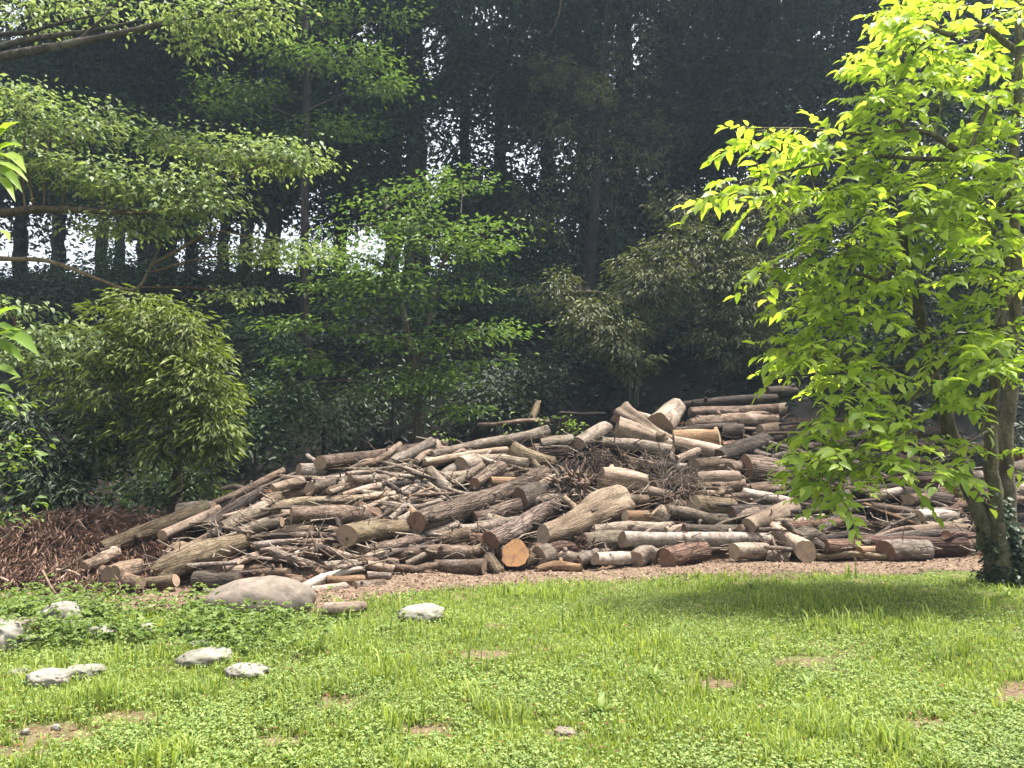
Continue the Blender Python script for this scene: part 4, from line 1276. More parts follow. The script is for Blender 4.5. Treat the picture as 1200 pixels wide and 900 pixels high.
# --- layered maple in the middle
mb = on_ground(-1.9, 15.2)
plant('maple_tree', 'slender layered maple with lit green tiers in the middle, behind the heap', 'tree', mb,
      [(np.array([mb - (0, 0, .3), P(492, 470, 15.2), P(482, 420, 15.2), P(470, 350, 15.3), P(455, 280, 15.4), P(450, 230, 15.5)]), [.10, .085, .075, .06, .045, .02]),
       (np.array([P(486, 440, 15.2), P(500, 390, 15.0), P(515, 320, 14.8), P(540, 250, 14.6)]), [.05, .04, .03, .015])],
      [(520, 290, 88, 14, 14.6, 1.0, 52), (575, 275, 44, 11, 14.4, .7, 22), (490, 262, 55, 15, 15.0, .9, 34), (545, 215, 32, 14, 15.2, .6, 14), (500, 225, 42, 14, 15.3, .7, 18), (430, 300, 45, 12, 15.0, .8, 24), (455, 322, 60, 12, 14.6, .8, 26), (560, 385, 52, 10, 14.6, .7, 20),
       (530, 398, 40, 9, 14.4, .5, 12), (400, 330, 45, 11, 15.2, .7, 18), (340, 380, 45, 9, 15.0, .7, 14), (400, 388, 42, 9, 15.0, .6, 12), (545, 420, 45, 9, 14.8, .6, 14), (500, 436, 40, 8, 14.6, .5, 11), (515, 450, 36, 7, 14.5, .5, 9), (330, 455, 36, 8, 15, .5, 8), (390, 430, 40, 8, 15.2, .5, 8),
       (535, 480, 30, 16, 14.8, .5, 14), (350, 420, 50, 8, 15, .8, 14), (420, 358, 50, 9, 15, .8, 18), (465, 402, 55, 9, 14.6, .8, 18), (480, 345, 55, 12, 14.4, .8, 22), (475, 455, 45, 8, 14.6, .8, 14), (370, 300, 40, 9, 15.2, .8, 14), (600, 268, 24, 7, 14.4, .6, 10), (460, 240, 45, 25, 15.8, .8, 22), (410, 265, 40, 18, 15.8, .8, 14), (545, 335, 22, 16, 14.8, .4, 7)],
      'maple', L_MAPLE, TRUNK, None, None, .028, .5)
mb2 = on_ground(-4.9, 19.0)
plant('maple_tree', 'taller slim maple high at upper left with arching green tiers', 'tree', mb2,
      [(np.array([mb2 - (0, 0, .3), P(356, 330, 19), P(358, 200, 19), P(360, 90, 19), P(355, -20, 19)]), [.13, .11, .10, .09, .06])],
      [(405, 68, 62, 14, 18.4, 1.0, 60), (445, 100, 34, 14, 18.2, .7, 28), (335, 62, 36, 9, 18.6, .8, 22), (290, 100, 55, 12, 19, .9, 36), (270, 128, 50, 8, 19, .8, 20), (400, 148, 40, 10, 19, .8, 18), (330, 150, 60, 10, 19, .9, 20), (440, 20, 50, 16, 19.4, 1.0, 26), (370, 25, 50, 14, 19.4, 1.0, 24)],
      'maple', L_MAPLE, DARKTRUNK, None, None, .04, .4)

# --- olive evergreens at right of the middle
ob1 = on_ground(2.9, 18.6)
plant('chinquapin_tree', 'wide olive grey evergreen behind the crest with drooping leaf bunches', 'tree', ob1,
      [(np.array([ob1 - (0, 0, .3), P(745, 440, 18.5), P(752, 370, 18.3), P(765, 300, 18.2)]), [.15, .12, .10, .06]), (np.array([P(748, 410, 18.4), P(800, 370, 18.0), P(850, 330, 17.8)]), [.07, .06, .03])],
      [(760, 330, 60, 42, 17.6, 1.0, 195), (820, 300, 70, 45, 17.8, 1.1, 225), (870, 350, 60, 50, 17.4, 1.0, 195), (690, 375, 48, 30, 17.4, .9, 105), (720, 400, 40, 34, 17.2, .7, 90), (650, 340, 40, 24, 17.8, .8, 54), (745, 425, 36, 22, 17.0, .5, 42), (900, 280, 50, 50, 18, 1.0, 135), (860, 400, 60, 30, 17.4, .7, 90),
       (740, 440, 18, 10, 16.9, .3, 9), (890, 240, 60, 35, 18.4, 1.0, 90), (800, 240, 50, 25, 18.6, .9, 51)],
      'droop', L_OLIVE, TRUNK, 'evergreens under the forest edge', None, .05, .3)
ob3 = on_ground(1.9, 22.0)
plant('chinquapin_tree', 'tall dim evergreen with one lit olive spray high above the crest', 'tree', ob3,
      [(np.array([ob3 - (0, 0, .3), P(690, 330, 22), P(700, 200, 21.8), P(705, 90, 21.6), P(712, 0, 21.6)]), [.2, .17, .14, .11, .06])],
      [(670, 90, 50, 16, 20.5, .9, 60), (700, 110, 26, 16, 20.3, .6, 30), (640, 75, 32, 14, 20.8, .8, 26), (655, 145, 36, 16, 21, .9, 34), (690, 190, 50, 50, 22, 1.2, 70), (760, 160, 50, 60, 22, 1.2, 80), (740, 60, 50, 50, 22.5, 1.2, 70), (640, 250, 60, 40, 22, 1.2, 70)],
      'droop', L_OLIVE, DARKTRUNK, 'evergreens under the forest edge', None, .05, .2)

# --- shrubs along the foot of the bank
SHR = [(300, 500, 15.0, 'dim shrub under the bank just right of the round olive bush'), (380, 470, 16.5, 'dim shrub under the left tiers of the middle maple'), (620, 455, 18.5, 'dim shrub right of the middle maple under the bank'), (580, 470, 17.2, 'low dark shrub at the foot of the middle maple'),
       (700, 465, 20.0, 'dim shrub under the wide olive evergreen'), (810, 450, 20.0, 'dark shrub behind the upright pale stump'), (900, 440, 19.5, 'dark shrub left of the bright young leaves, above the back poles'), (420, 390, 20.0, 'dark shrub halfway up the bank at left centre'),
       (330, 410, 19.5, 'dark shrub halfway up the bank beside the round olive bush'), (610, 390, 21.5, 'dark shrub halfway up the bank in the middle'), (60, 350, 21.5, 'feathery shrub high on the bank at the left edge'), (130, 340, 22.5, 'feathery shrub high on the bank above the round olive bush'),
       (220, 345, 23.0, 'dull shrub just below the ridge near the sky gap'), (520, 340, 22.5, 'dull shrub below the ridge behind the middle maple'), (940, 360, 21.0, 'large dark shrub high behind the bright young leaves'), (1020, 430, 19.0, 'dark shrub beneath the dark dense evergreen at right'),
       (1150, 440, 19.0, 'dark shrub right of the dark dense evergreen')]
SHR += [(460, 470, 17.5, 'dark shrub straight behind the trunk of the middle maple'), (270, 440, 17.0, 'dark shrub at the right shoulder of the round olive bush'), (660, 420, 21.0, 'dim shrub in the gap between the maple and the wide olive evergreen'), (780, 400, 22.0, 'tall dim shrub behind the wide olive evergreen'),
        (480, 390, 21.0, 'dim shrub seen through the middle maple'), (560, 350, 23.5, 'dull shrub on the upper bank right of the maple top'), (640, 340, 24.0, 'dull shrub below the ridge left of the hanging vine'), (720, 330, 24.5, 'dull shrub below the ridge at the foot of the tall thick trunk'),
        (370, 345, 23.5, 'dull shrub at the foot of the taller slim maple'), (290, 365, 22.0, 'dull shrub on the upper bank left of the taller slim maple'), (850, 350, 23.0, 'dark shrub on the upper bank left of the bright young leaves'), (200, 600, 14.2, 'low dark shrub in the hollow beside the left end of the heap')]
for (px, py, Y, lab) in SHR:
    q = P(px, py, Y)
    b0 = on_ground(q[0], q[1])
    zz = max(b0[2] + .7, min(q[2], b0[2] + 1.2))
    _, cy = proj(np.array([q[0], q[1], zz]))
    w = rng.uniform(40, 60)
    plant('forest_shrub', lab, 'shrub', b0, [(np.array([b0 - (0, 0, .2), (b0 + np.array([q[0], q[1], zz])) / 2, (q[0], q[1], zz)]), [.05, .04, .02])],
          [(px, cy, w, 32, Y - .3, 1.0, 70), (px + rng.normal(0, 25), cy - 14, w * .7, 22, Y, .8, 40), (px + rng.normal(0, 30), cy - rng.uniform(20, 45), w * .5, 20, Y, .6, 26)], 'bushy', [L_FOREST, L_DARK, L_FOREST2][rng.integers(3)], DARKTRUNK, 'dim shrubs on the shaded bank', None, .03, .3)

# --- the forest on the ridge
FOR = [(-70, 30, .28, 'c', 'dark forest tree off the left edge of the ridge'), (15, 30, .25, 'c', 'leftmost slim forest trunk in view on the ridge'), (62, 28, .2, 'b', 'slim dark trunk left of the first sky gap'), (110, 27.5, .17, 'b', 'thin pole-like trunk between two bright gaps on the ridge'),
       (133, 28, .16, 'b', 'thin trunk beside the pole-like one in the sky gap'), (163, 30, .34, 'b', 'thick dark trunk above the tiers of the dogwood'), (188, 31.5, .36, 'c', 'massive double-width trunk next to the thick one at upper left'), (218, 33, .25, 'b', 'far trunk partly behind the massive one at upper left'),
       (255, 29, .2, 'c', 'slim trunk left of the taller maple, set back'), (283, 27, .19, 'b', 'slim trunk right of the wide sky gap'), (312, 28, .25, 'c', 'dark trunk just left of the taller slim maple'), (395, 30, .25, 'b', 'dark trunk right of the taller slim maple'),
       (455, 29, .26, 'b', 'slightly leaning trunk left of the thickest central trunk'), (487, 27, .40, 'b', 'thickest central forest trunk with bright gaps at both sides'), (540, 31, .25, 'b', 'trunk in the leafy gap right of the thickest central one'), (588, 33, .3, 'c', 'far trunk deep in the middle of the forest'),
       (640, 29, .26, 'c', 'dark trunk behind the lit olive spray'), (690, 32, .25, 'b', 'dim trunk right of the lit olive spray'), (730, 27, .36, 'c', 'tall thick trunk with hanging bare vines right of the middle'), (790, 30, .3, 'c', 'dark conifer left of the smooth upper right trunk'), (850, 32, .3, 'c', 'conifer with grey drooping sprays at upper right'),
       (905, 26, .38, 'c', 'broad trunk at the top, left of the bright young leaves'), (960, 30, .3, 'c', 'dark forest tree just behind the bright young crown'), (1020, 29, .3, 'c', 'dark forest tree hidden behind the bright young crown'), (1090, 31, .3, 'c', 'dark forest tree behind the upper bright crown'), (1165, 29, .3, 'c', 'dark forest tree at the right edge'),
       (1270, 29, .3, 'c', 'dark forest tree beyond the right edge')]
for (px, Y, r, typ, lab) in FOR:
    x = (px - 600) / F * Y
    b0 = on_ground(x, Y)
    H = rng.uniform(12, 15)
    lean = rng.normal(0, .25, 2)
    tp = [b0 - (0, 0, .3)] + [b0 + (lean[0] * t, lean[1] * t, H * t) for t in (.25, .5, .75, 1)]
    low = 0.06 if (px > 560) else 0.22
    blobs = []
    nb = 24
    for k in range(nb):
        f = low + (1 - low) * (k + .5) / nb
        a = rng.uniform(0, 6.28)
        if typ == 'b':
            a = rng.uniform(.1, 3.04) if rng.random() < .8 else a
        rr = rng.uniform(.3, 2.6) * (1.15 - .4 * f)
        c = b0 + (math.cos(a) * rr + lean[0] * f, math.sin(a) * rr, H * f)
        cx, cy = proj(c)
        if cy < -230:
            continue
        vis = 1.0 if cy > -60 else .55
        s = rng.uniform(1.4, 2.2)
        blobs.append((float(cx), float(cy), s * F / c[1], s * .55 * F / c[1], c[1], s, int(28 * vis)))
    if px > -100 and px < 1300:                                  # unseen high canopy, added above the frame to shade the bank
        for k in range(7):
            yy = rng.uniform(20.2, Y - .5)
            c2 = np.array([x * yy / Y * rng.uniform(.9, 1.15) + rng.normal(0, 1.0), yy, max(yy * .60 + 3.0, rng.uniform(14, 18))])
            cx, cy = proj(c2)
            blobs.append((float(cx), float(cy), 2.0 * F / yy, .6 * F / yy, yy, 1.8, 26))
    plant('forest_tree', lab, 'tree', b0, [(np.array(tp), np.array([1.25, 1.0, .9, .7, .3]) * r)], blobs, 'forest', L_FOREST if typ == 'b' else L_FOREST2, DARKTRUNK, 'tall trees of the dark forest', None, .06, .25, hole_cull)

# ------------------------------------------------------------------ stones
def stone(px, py, rx, ry, label, name='stone', mat=None, flat=1.0, deep=None, cat='stone', group='pale stones in the grass', e=0.72):
    """px, py: centre in the photograph; rx, ry: half size in pixels"""
    _, t = ray(px, py + ry)
    Y = 1.6 / -t
    for _ in range(3):
        x = (px - 600) / F * Y
        Y = (CAMZ - float(ground_z(x, Y))) / -float(t)
    Y = Y + (deep or rx) / F * Y * .6
    a = rx / F * Y
    hgt = 2 * ry / F * Y * flat
    n1, n2 = 40, 22
    th = np.linspace(0, 2 * math.pi, n1, endpoint=False)
    ph = np.linspace(0.02, math.pi - .02, n2)
    TH, PH = np.meshgrid(th, ph)
    d = np.stack([np.cos(TH) * np.sin(PH), np.sin(TH) * np.sin(PH), np.cos(PH)], -1)
    e = e + (rng.uniform(-.1, .2) if mat is not BOULDER or ry < 15 else .1)
    amp = .45 if ry > 18 and mat is BOULDER else 1.0
    q = np.sign(d) * np.abs(d) ** e
    s = rng.uniform(0, 50)
    bmp = 1 + amp * .10 * lump(d[..., 0] * 2 + s, d[..., 1] * 2 + d[..., 2] * 1.7, 1.0, 1.3) + amp * .05 * lump(d[..., 0] * 5 - s, d[..., 2] * 5 + d[..., 1] * 3, 1.0, .4) + rng.normal(0, .02 * amp, TH.shape) + amp * .03 * lump(d[..., 0] * 11 + s, d[..., 1] * 9 + d[..., 2] * 10, 1.0, 2.3)
    V = q * bmp[..., None] * np.array([a * .92, (deep or rx) / F * Y * .8, hgt * (.52 if ry < 12 else .62)])
    V = V.reshape(-1, 3)
    i = (np.arange(n2 - 1)[:, None] * n1 + np.arange(n1)[None])
    j = (np.arange(n2 - 1)[:, None] * n1 + (np.arange(n1)[None] + 1) % n1)
    T = np.concatenate([np.stack([i, j + n1, j], -1).reshape(-1, 3), np.stack([i, i + n1, j + n1], -1).reshape(-1, 3)])
    x = (px - 600) / F * Y
    o = link(name, tri_mesh(name, V, T, mat or ROCK, smooth=True), None, (x, Y, float(ground_z(x, Y)) + hgt * (.26 if ry < 8 else .32)))
    o.rotation_euler = (rng.normal(0, .06), rng.normal(0, .05), rng.normal(0, .12))
    tag(o, label, cat, group)
    return o


stone(311, 705, 68, 22, 'large smooth brown boulder lying at the foot of the heap by the lawn', 'boulder', BOULDER, 1.0, 46, 'boulder', None, .85)
for a in [(8, 748, 28, 17, 'large pale rounded stone cut off by the left edge'), (38, 736, 21, 11, 'brownish angular stone right of the large rounded one at left'), (57, 733, 17, 8, 'greyish stone between the brownish one and the tall whitish one'), (82, 725, 24, 15, 'tall whitish stone among the weeds at left'),
          (129, 741, 19, 7, 'flat pale brick-shaped stone alone in the weeds'), (181, 737, 11, 7, 'small yellowish stone half covered by weeds'), (46, 749, 12, 5, 'low stone tucked under the greyish stone at left'), (249, 773, 32, 9, 'thick pale slab of stone in the grass, with a shaded front'),
          (297, 789, 27, 7, 'flat white stone nearest the thick slab'), (72, 798, 24, 9, 'left end piece of the long low stone at front left'), (112, 789, 22, 7, 'right end piece of the long low stone at front left'), (3, 783, 14, 7, 'pale stone low on the left edge of the lawn'), (35, 789, 14, 4, 'small flush stone between the low edge one and the long one'),
          (243, 755, 12, 4, 'tiny flush pale stone above the thick slab'), (497, 721, 30, 8, 'flat tan slab half sunk in grass near the chips'), (26, 757, 10, 5, 'small pale stone in front of the large rounded one'), (660, 859, 13, 4, 'reddish brown clod of earth in the foreground grass'),
          (25, 727, 13, 7, 'dull stone half buried behind the large rounded one'), (48, 858, 5, 3, 'tiny white stone on the bare soil at front left'), (82, 853, 5, 4, 'tiny pink stone on the bare soil at front left')]:
    stone(*a, mat=(BOULDER if ('clod' in a[4] or 'brownish' in a[4]) else None), group=None if 'clod' in a[4] else 'pale stones in the grass', cat='clod' if 'clod' in a[4] else 'stone', name='clod' if 'clod' in a[4] else 'stone')


# ------------------------------------------------------------------ lawn
def sample_ground(n, y0=675, y1=915, x0=-420, x1=1620):
    px, py = rng.uniform(x0, x1, n), rng.uniform(y0, y1, n)
    _, t = ray(px, py)
    Y = np.clip(CAMZ / np.maximum(-t, .02), 1, 14)
    a, _ = ray(px, py)
    for _ in range(2):
        Y = (CAMZ - ground_z(a * Y, Y)) / np.maximum(-t, .02)
    x = a * Y
    return np.stack([x, Y, ground_z(x, Y)], -1), px, py


def grass_blades(n, hmin, hmax, cond, wid=(.0022, .0045)):
    p, px, py = sample_ground(n)
    m = lawn_mask(p[:, 0], p[:, 1])
    keep = (rng.random(n) < m) & (rng.random(n) > .97 * bare(px, py)) & cond(p, px, py)
    p = p[keep]
    n = len(p)
    h = rng.uniform(hmin, hmax, n) * (0.75 + .45 * (lump(p[:, 0], p[:, 1], 1.6, 7) + .3))
    h = np.maximum(h, .02)
    a = rng.uniform(0, 6.28, n)
    d = np.stack([np.cos(a), np.sin(a), 0 * a], -1)
    s = np.stack([-np.sin(a), np.cos(a), 0 * a], -1)
    w = rng.uniform(*wid, n)[:, None] * (.7 + .1 * p[:, 1:2])
    le = rng.uniform(.15, .9, n)[:, None]
    h = h[:, None]
    up = np.array([0, 0, 1.0])
    mid = p + up * h * .6 + d * h * le * .22
    tip = p + up * h * (1 - .25 * le) + d * h * le * .75
    V = np.stack([p - s * w, p + s * w, mid - s * w * .85, mid + s * w * .85, tip], 1)
    T = np.array([(0, 1, 3), (0, 3, 2), (2, 3, 4)])[None] + (np.arange(n) * 5)[:, None, None]
    return V.reshape(-1, 3), T.reshape(-1, 3)


A = Acc()
gcond = lambda p, px, py: rng.random(len(px)) < np.clip(.55 + .8 * lump(p[:, 0], p[:, 1], 1.1, 9) + .15, .12, 1)
A.add(*grass_blades(200000, .025, .075, gcond))
A.add(*grass_blades(88000, (.055), .14, lambda p, px, py: lump(p[:, 0], p[:, 1], 1.3, 12) + .3 * lump(p[:, 0], p[:, 1], 5, 2) > .28))
A.add(*grass_blades(50000, .10, .24, lambda p, px, py: (lump(p[:, 0], p[:, 1], 1.9, 15) + .4 * lump(p[:, 0], p[:, 1], 6, 8) > .62) | ((np.abs(px - 480) < 90) & (np.abs(py - 735) < 24) & (lump(p[:, 0], p[:, 1], 3, 3) > .2)), (.003, .006)))
tag(link('grass', A.mesh('grass', [L_GRASS])), 'bright yellow-green unmown lawn grass in front of the heap', 'grass', None, 'stuff')

A = Acc()
p, px, py = sample_ground(105000)
m = lawn_mask(p[:, 0], p[:, 1])
keep = (rng.random(len(p)) < m) & (rng.random(len(p)) > .97 * bare(px, py)) & (rng.random(len(p)) < np.clip(.55 - .9 * lump(p[:, 0], p[:, 1], 1.1, 9) + .1, .1, 1))
p = p[keep]
p[:, 2] += rng.uniform(.012, .075, len(p)) * (1 + .4 * lump(p[:, 0], p[:, 1], 2.2, 6))
for k in range(3):
    a = rng.uniform(0, 6.28, len(p))
    d = np.stack([np.cos(a), np.sin(a), rng.normal(-.05, .25, len(p))], -1)
    nr = np.stack([rng.normal(0, .3, len(p)), rng.normal(0, .3, len(p)), 1 + 0 * a], -1)
    add_leaves(A, p, d, nr, rng.uniform(.008, .023, len(p)) * (.75 + .045 * p[:, 1]), .42, 0)
tag(link('clover', A.mesh('clover', [L_CLOVER])), 'low clover-like weeds mixed through the lawn', 'weeds', None, 'stuff')

# taller weeds round the stones and along the left edge of the heap
A = Acc()
p, px, py = sample_ground(6000, 690, 800, -150, 480)
wgt = np.clip(1.1 - np.abs(py - (728 + .03 * px)) / 36, 0, 1) * np.clip((430 - px) / 200, 0.1, 1) * np.clip(.6 + lump(p[:, 0], p[:, 1], 2.0, 5), .05, 1)
p = p[rng.random(len(p)) < wgt]
for st_h in (.05, .11, .17):
    q = p + np.stack([rng.normal(0, .04, len(p)), rng.normal(0, .04, len(p)), st_h * rng.uniform(.6, 1.3, len(p))], -1)
    for k in range(4):
        a = rng.uniform(0, 6.28, len(p))
        d = np.stack([np.cos(a), np.sin(a), rng.normal(-.15, .2, len(p))], -1)
        nr = np.stack([rng.normal(0, .35, len(p)), rng.normal(0, .35, len(p)), 1 + 0 * a], -1)
        add_leaves(A, q, d, nr, rng.uniform(.03, .06, len(p)), .38, 0)
tag(link('undergrowth', A.mesh('undergrowth', [L_WEED])), 'knee-low leafy weeds growing about the stones at left', 'weeds', None, 'stuff')


# broad-leaved rosettes one can pick out in the lawn
def rosette(px, py, n, ln, label, w=.13, mat=None):
    _, t = ray(px, py)
    a_, _ = ray(px, py)
    Y = CAMZ / -float(t)
    b0 = on_ground(float(a_) * Y, Y)
    t_ = thing('weed_plant', b0, label, 'plant', 'single weeds in the lawn')
    A = Acc()
    a = np.linspace(0, 6.28, n, endpoint=False) + rng.normal(0, .2, n)
    el = rng.uniform(.35, 1.3, n)
    d = np.stack([np.cos(a) * np.cos(el), np.sin(a) * np.cos(el), np.sin(el)], -1)
    nr = np.stack([-np.cos(a) * np.sin(el), -np.sin(a) * np.sin(el), np.cos(el) + .2], -1)
    add_leaves(A, np.repeat(b0[None], n, 0), d, nr, rng.uniform(.6, 1.1, n) * ln * .8, w, 0, 'ovate')
    link('leaves', A.mesh('leaves', [mat or L_CLOVER], b0), t_)


for a in [(705, 838, 15, .20, 'lush narrow-leaved weed in the foreground lawn right of the centre'), (768, 800, 11, .16, 'upright broad-leaved weed in the lawn below the white birch log'), (985, 815, 13, .17, 'pale spreading weed at the right of the lawn'),
          (222, 862, 12, .12, 'dark little weed at the lower left of the lawn'), (948, 805, 10, .15, 'dark leaved weed left of the pale spreading one'), (345, 895, 14, .17, 'broad weed cut off by the bottom edge at left'), (1180, 700, 12, .18, 'weed in the shade before the young tree'), (880, 690, 11, .15, 'tall weed at the lawn edge below the short sawn log'),
          (612, 700, 12, .15, 'weed at the lawn edge below the smooth short brown log')]:
    rosette(*a)


# ------------------------------------------------------------------ chips, brush, litter
def flakes(n, gen, size, mat, name, label, cat, zoff=.01, tilt=.35):
    p = gen(n)
    a = rng.uniform(0, 6.28, len(p))
    d = np.stack([np.cos(a), np.sin(a), rng.normal(0, tilt, len(p))], -1)
    nr = np.stack([rng.normal(0, tilt, len(p)), rng.normal(0, tilt, len(p)), 1 + 0 * a], -1)
    A = Acc()
    p = p + np.array([0, 0, zoff])
    add_leaves(A, p, d, nr, rng.uniform(*size, len(p)), rng.choice([.15, .3, .4]), 0)
    return tag(link(name, A.mesh(name, [mat])), label, cat, None, 'stuff')


def chip_gen(n):
    p, px, py = sample_ground(n, 640, 730, -150, 1350)
    e = np.interp(px, EDGE_PX, EDGE_PY)
    k = (rng.random(n) < np.clip(1.2 - (py - e + 3) / 9, 0, 1))
    return p[k]


flakes(30000, chip_gen, (.015, .06), CHIPM, 'wood_chips', 'tan wood chips and bark crumbs strewn along the foot of the heap', 'wood chips')


def litter_gen(n):
    x, y = rng.uniform(-9, 8, n), rng.uniform(9, 16.5, n)
    y0 = np.interp(x, Y0X, Y0Y)
    k = y > y0 + .2
    x, y = x[k], y[k]
    return np.stack([x, y, ground_z(x, y)], -1)


flakes(12000, litter_gen, (.04, .10), L_DEAD, 'leaf_litter', 'brown leaf litter and bark scraps between and behind the logs', 'litter', .02)

def heap_sticks(n):
    A = Acc()
    k = 0
    P0, P1 = [], []
    while k < n:
        px, py = rng.uniform(150, 1210), rng.uniform(480, 668)
        if not in_poly(px, py, OUT):
            continue
        Y = pile_Y(px, py) - rng.uniform(.02, .16)
        c = P(px, py, Y)
        d = unit(np.array([rng.normal(0, 1), rng.normal(0, .6) + 0, rng.normal(0, .35)])) * rng.uniform(.08, .35)
        P0.append(c - d)
        P1.append(c + d)
        k += 1
    P0, P1 = np.array(P0), np.array(P1)
    for q, (r0, r1) in enumerate(((.004, .003), (.008, .006), (.014, .010))):
        s = slice(q * n // 3, (q + 1) * n // 3)
        add_twigs(A, P0[s], P1[s], r0, r1, q % 2, 0.0)
    tag(link('broken_twigs', A.mesh('broken_twigs', [BARK['gr'], BARK['br']])), 'countless broken twigs and bark slivers lodged among the logs', 'twigs', None, 'stuff')


heap_sticks(1000)

# reddish dry brush at the left end of the heap
hc = P(45, 668, 9.4)
hc[2] = ground_z(hc[0], hc[1])
A = Acc()
n = 5200
u = rng.uniform(-1, 1, n)
v = rng.uniform(-1, 1, n)
prof = np.clip(1 - u ** 2, 0, 1) * np.clip(1 - v ** 2, 0, 1)
hx = hc[0] - .35 + u * 1.75
hy = hc[1] + .2 + v * .9
hz = ground_z(hx, hy) + prof ** .8 * (0.42 + .10 * np.sin(3 * u + 1)) * np.where(u > .0, 1 - .6 * u, 1) * rng.uniform(.75, 1.05, n)
C = np.stack([hx, hy, hz], -1)
D = unit(np.stack([u, v - .4, .3 + 0 * u], -1))
for rep in range(6):
    d = D * .7 + rng.normal(0, .5, (n, 3)) + np.array([0, 0, -.7])
    add_leaves(A, C + rng.normal(0, .06, (n, 3)), d, rng.normal(0, 1, (n, 3)) + np.array([0, -.3, .8]), rng.uniform(.07, .2, n), .035, 0)
k = rng.random(n) < .10
add_twigs(A, C[k], C[k] + (D[k] * .3 + rng.normal(0, .22, (k.sum(), 3)) * np.array([1, 1, .4])), .006, .002, 1)
tag(link('dry_brush', A.mesh('dry_brush', [L_BRUSH, BARK['re']], hc), None, hc), 'heap of reddish brown dry conifer brush at the left end of the logs', 'brush heap', None, 'stuff')
for i, (a, b, lab) in enumerate([((198, 352), (258, 458), 'thin pale stick leaning against the dry brush'), ((265, 350), (375, 378), 'short pale stick lying level on the dry brush'), ((20, 200), (60, 160), 'thin grey twig standing up at the left of the dry brush'), ((470, 255), (520, 245), 'tan sliver of wood on the right shoulder of the dry brush'),
                                 ((270, 360), (430, 265), 'curved thin stem arching over the dry brush'), ((0, 385), (40, 405), 'pale stick at the far left in the dry brush')]):
    pa, pb = P(a[0] / 4, 580 + a[1] / 4, 8.62), P(b[0] / 4, 580 + b[1] / 4, 8.55)
    put_log(np.array([pa, (pa + pb) / 2 + rng.normal(0, .012, 3), pb]), np.array([.013, .012, .009]), 'pa', lab, 'stick', 'stick', 'loose sticks in the dry brush')

# tangled root plate, twig bundle and matted roots in the middle of the heap
def tangle(px, py, rx, ry, n, L, r, label, name, mat, dirbias=(0, 0, 0), rise=.25):
    Y = pile_Y(px, py) - .12
    c = P(px, py, Y)
    A = Acc()
    d = unit(rng.normal(0, 1, (n, 3)) * np.array([1, .8, .8]))
    rr = rng.uniform(0, 1, (n, 1)) ** .5
    p0 = c + d * rr * np.array([rx / F * Y, .28, ry / F * Y]) * .9
    dd = unit(d * .6 + rng.normal(0, .6, (n, 3)) + np.array(dirbias))
    for i in range(n):
        l_ = L * rng.uniform(.5, 1.2)
        q = p0[i]
        m1 = q + dd[i] * l_ * .5 + rng.normal(0, .12 * l_, 3)
        add_tube(A, [q, m1, m1 + unit(dd[i] + rng.normal(0, .5, 3)) * l_ * .5], [r * rng.uniform(.6, 1.3), r * .7, r * .25], 5, 0, .08)
    o = link(name, A.mesh(name, mat, c, True), None, c)
    tag(o, label, 'roots' if 'root' in name else 'twig bundle')


tangle(672, 570, 24, 22, 80, .26, .030, 'dark knotty root plate full of stubs beside the big flared root stump', 'root_plate', BARK['br'])
tangle(790, 562, 32, 13, 170, .5, .007, 'tangled bundle of thin grey twigs right of the flared root stump', 'twig_bundle', BARK['gr'], (.6, 0, -.1))
tangle(800, 582, 32, 8, 110, .4, .010, 'brown fibrous root bundle under the grey twig bundle', 'root_bundle', BARK['br'], (.6, 0, -.3))
tangle(690, 537, 34, 12, 150, .35, .010, 'matted brown roots spilling below the leafy sprigs', 'root_mat', BARK['br'], (0, 0, -.5))
tangle(745, 545, 34, 10, 110, .35, .010, 'matted brown rootlets under the gnarled grey log', 'root_mat', BARK['br'], (.3, 0, -.5))
tangle(690, 635, 12, 6, 30, .12, .014, 'small frayed reddish rootlets on the rotten front fragment', 'root_mat', BARK['re'])

# leafy sprigs sprouting on the crest
for (px, py, n, lab) in [(668, 506, 16, 'leafy green sprig on the crest left of the reared trunk'), (655, 494, 8, 'upright pale sprig rising behind the crest'), (682, 508, 12, 'yellowish sprig touching the grey slanted block'), (638, 500, 5, 'little sprig of leaves at the left of the crest sprigs'), (590, 502, 4, 'lone small sprig left of the middle crest'),
                         (530, 520, 3, 'tiny yellow sprig on the long grey crest log')]:
    Y = pile_Y(px, py) - .05
    c = P(px, py + 9, Y)
    t_ = thing('leafy_sprig', c, lab, 'sprig', 'leafy sprigs on the heap')
    A = Acc()
    pts = c + rng.normal(0, 1, (n, 3)) * np.array([.12, .08, .02]) + np.array([0, 0, 1]) * rng.uniform(.05, .3, (n, 1))
    add_twigs(A, np.repeat(c[None], n, 0), pts, .005, .003, 1)
    clusters(A, np.repeat(pts, 2, 0)[::4] if n > 8 else pts[::2], unit(rng.normal(0, 1, (len((np.repeat(pts, 2, 0)[::4]) if n > 8 else pts[::2]), 3))), 'sprig')
    link('foliage', A.mesh('foliage', [L_WEED, TWIG], c), t_)

# bare hanging vines and dead twigs
for i, (pp, r, lab) in enumerate([([(735, 120, 25), (728, 190, 25), (722, 240, 25), (715, 300, 25)], .03, 'long bare vine hanging beside the tall thick trunk'), ([(660, -10, 20), (655, 20, 20), (645, 40, 20)], .025, 'bare vine hanging from the top edge right of the middle')]):
    A = Acc()
    W = px_path(*pp)
    add_tube(A, W, np.linspace(r, r * .6, len(W)), 6, 0, .1)
    o = link('hanging_vine', A.mesh('hanging_vine', TWIG, W[0], True), None, W[0])
    tag(o, lab, 'vine')


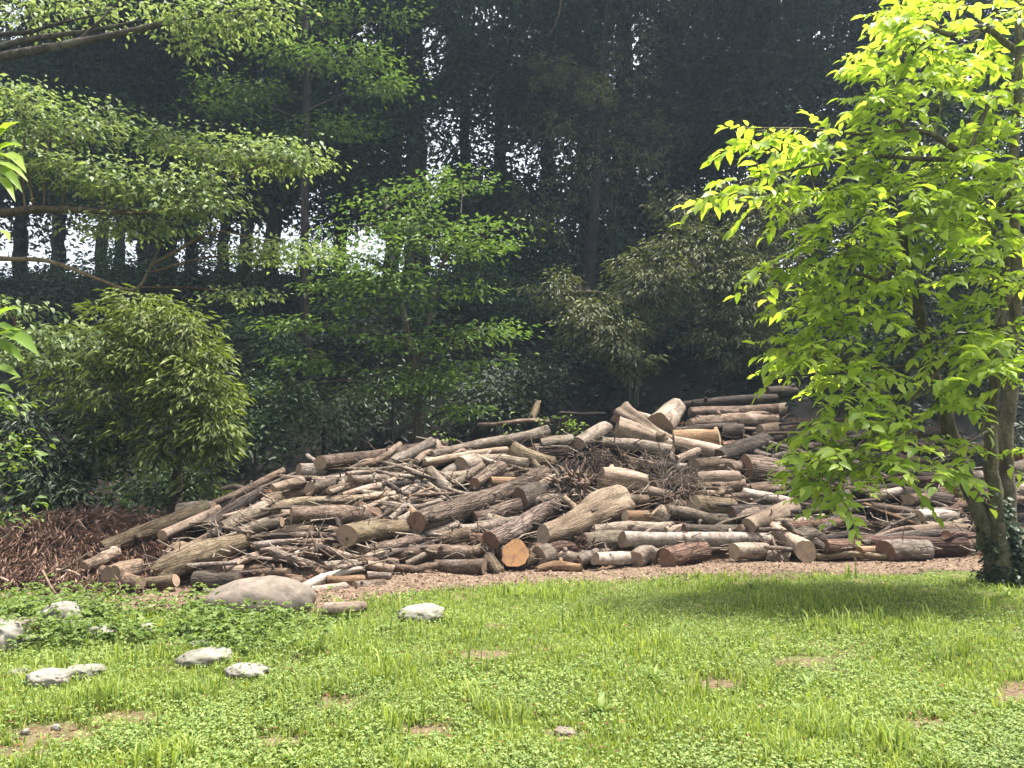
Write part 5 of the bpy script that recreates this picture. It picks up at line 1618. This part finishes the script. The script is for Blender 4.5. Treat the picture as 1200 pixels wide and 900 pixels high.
# ------------------------------------------------------------------ thin summer haze under the trees
def haze():
    x0, x1, y0, y1, z0, z1 = -170, 170, -60, 320, -7.5, 32
    V = [(x, y, z) for z in (z0, z1) for y in (y0, y1) for x in (x0, x1)]
    T = [(0, 2, 1), (1, 2, 3), (4, 5, 6), (5, 7, 6), (0, 1, 4), (1, 5, 4), (2, 6, 3), (3, 6, 7), (0, 4, 2), (2, 4, 6), (1, 3, 5), (3, 7, 5)]
    m = bpy.data.materials.new('haze')
    m.use_nodes = True
    n = m.node_tree
    n.nodes.remove(n.nodes['Principled BSDF'])
    v = n.nodes.new('ShaderNodeVolumePrincipled')
    v.inputs['Color'].default_value = (.62, .80, 1, 1)
    v.inputs['Density'].default_value = HAZE
    v.inputs['Anisotropy'].default_value = 0.3
    n.links.new(v.outputs[0], n.nodes['Material Output'].inputs['Volume'])
    tag(link('haze', tri_mesh('haze', V, T, m)), 'thin pale haze in the air under the trees', 'haze', None, 'stuff')


HAZE = 0.001
haze()

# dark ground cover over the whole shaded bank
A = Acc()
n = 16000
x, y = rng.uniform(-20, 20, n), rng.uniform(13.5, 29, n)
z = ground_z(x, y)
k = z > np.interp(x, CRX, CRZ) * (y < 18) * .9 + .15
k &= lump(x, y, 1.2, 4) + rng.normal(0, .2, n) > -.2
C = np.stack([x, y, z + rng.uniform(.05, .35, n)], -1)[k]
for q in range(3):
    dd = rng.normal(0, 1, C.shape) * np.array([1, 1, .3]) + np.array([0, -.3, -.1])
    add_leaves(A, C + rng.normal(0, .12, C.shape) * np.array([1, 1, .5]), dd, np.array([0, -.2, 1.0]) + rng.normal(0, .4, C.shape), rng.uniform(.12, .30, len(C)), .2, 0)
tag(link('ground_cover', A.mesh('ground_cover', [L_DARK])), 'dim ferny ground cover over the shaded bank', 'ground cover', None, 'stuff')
# fallen dry leaves and straw in the lawn
A = Acc()
p, px, py = sample_ground(5000)
m = lawn_mask(p[:, 0], p[:, 1])
p = p[(rng.random(len(p)) < m * (.25 + .75 * bare(px, py)))]
p[:, 2] += rng.uniform(.005, .05, len(p))
dd = rng.normal(0, 1, p.shape) * np.array([1, 1, .2])
add_leaves(A, p, dd, np.array([0, 0, 1.0]) + rng.normal(0, .4, p.shape), rng.uniform(.02, .055, len(p)), .18, 0)
tag(link('dry_leaves', A.mesh('dry_leaves', [L_DEAD])), 'scraps of dry leaf and straw caught in the lawn', 'dry leaves', None, 'stuff')
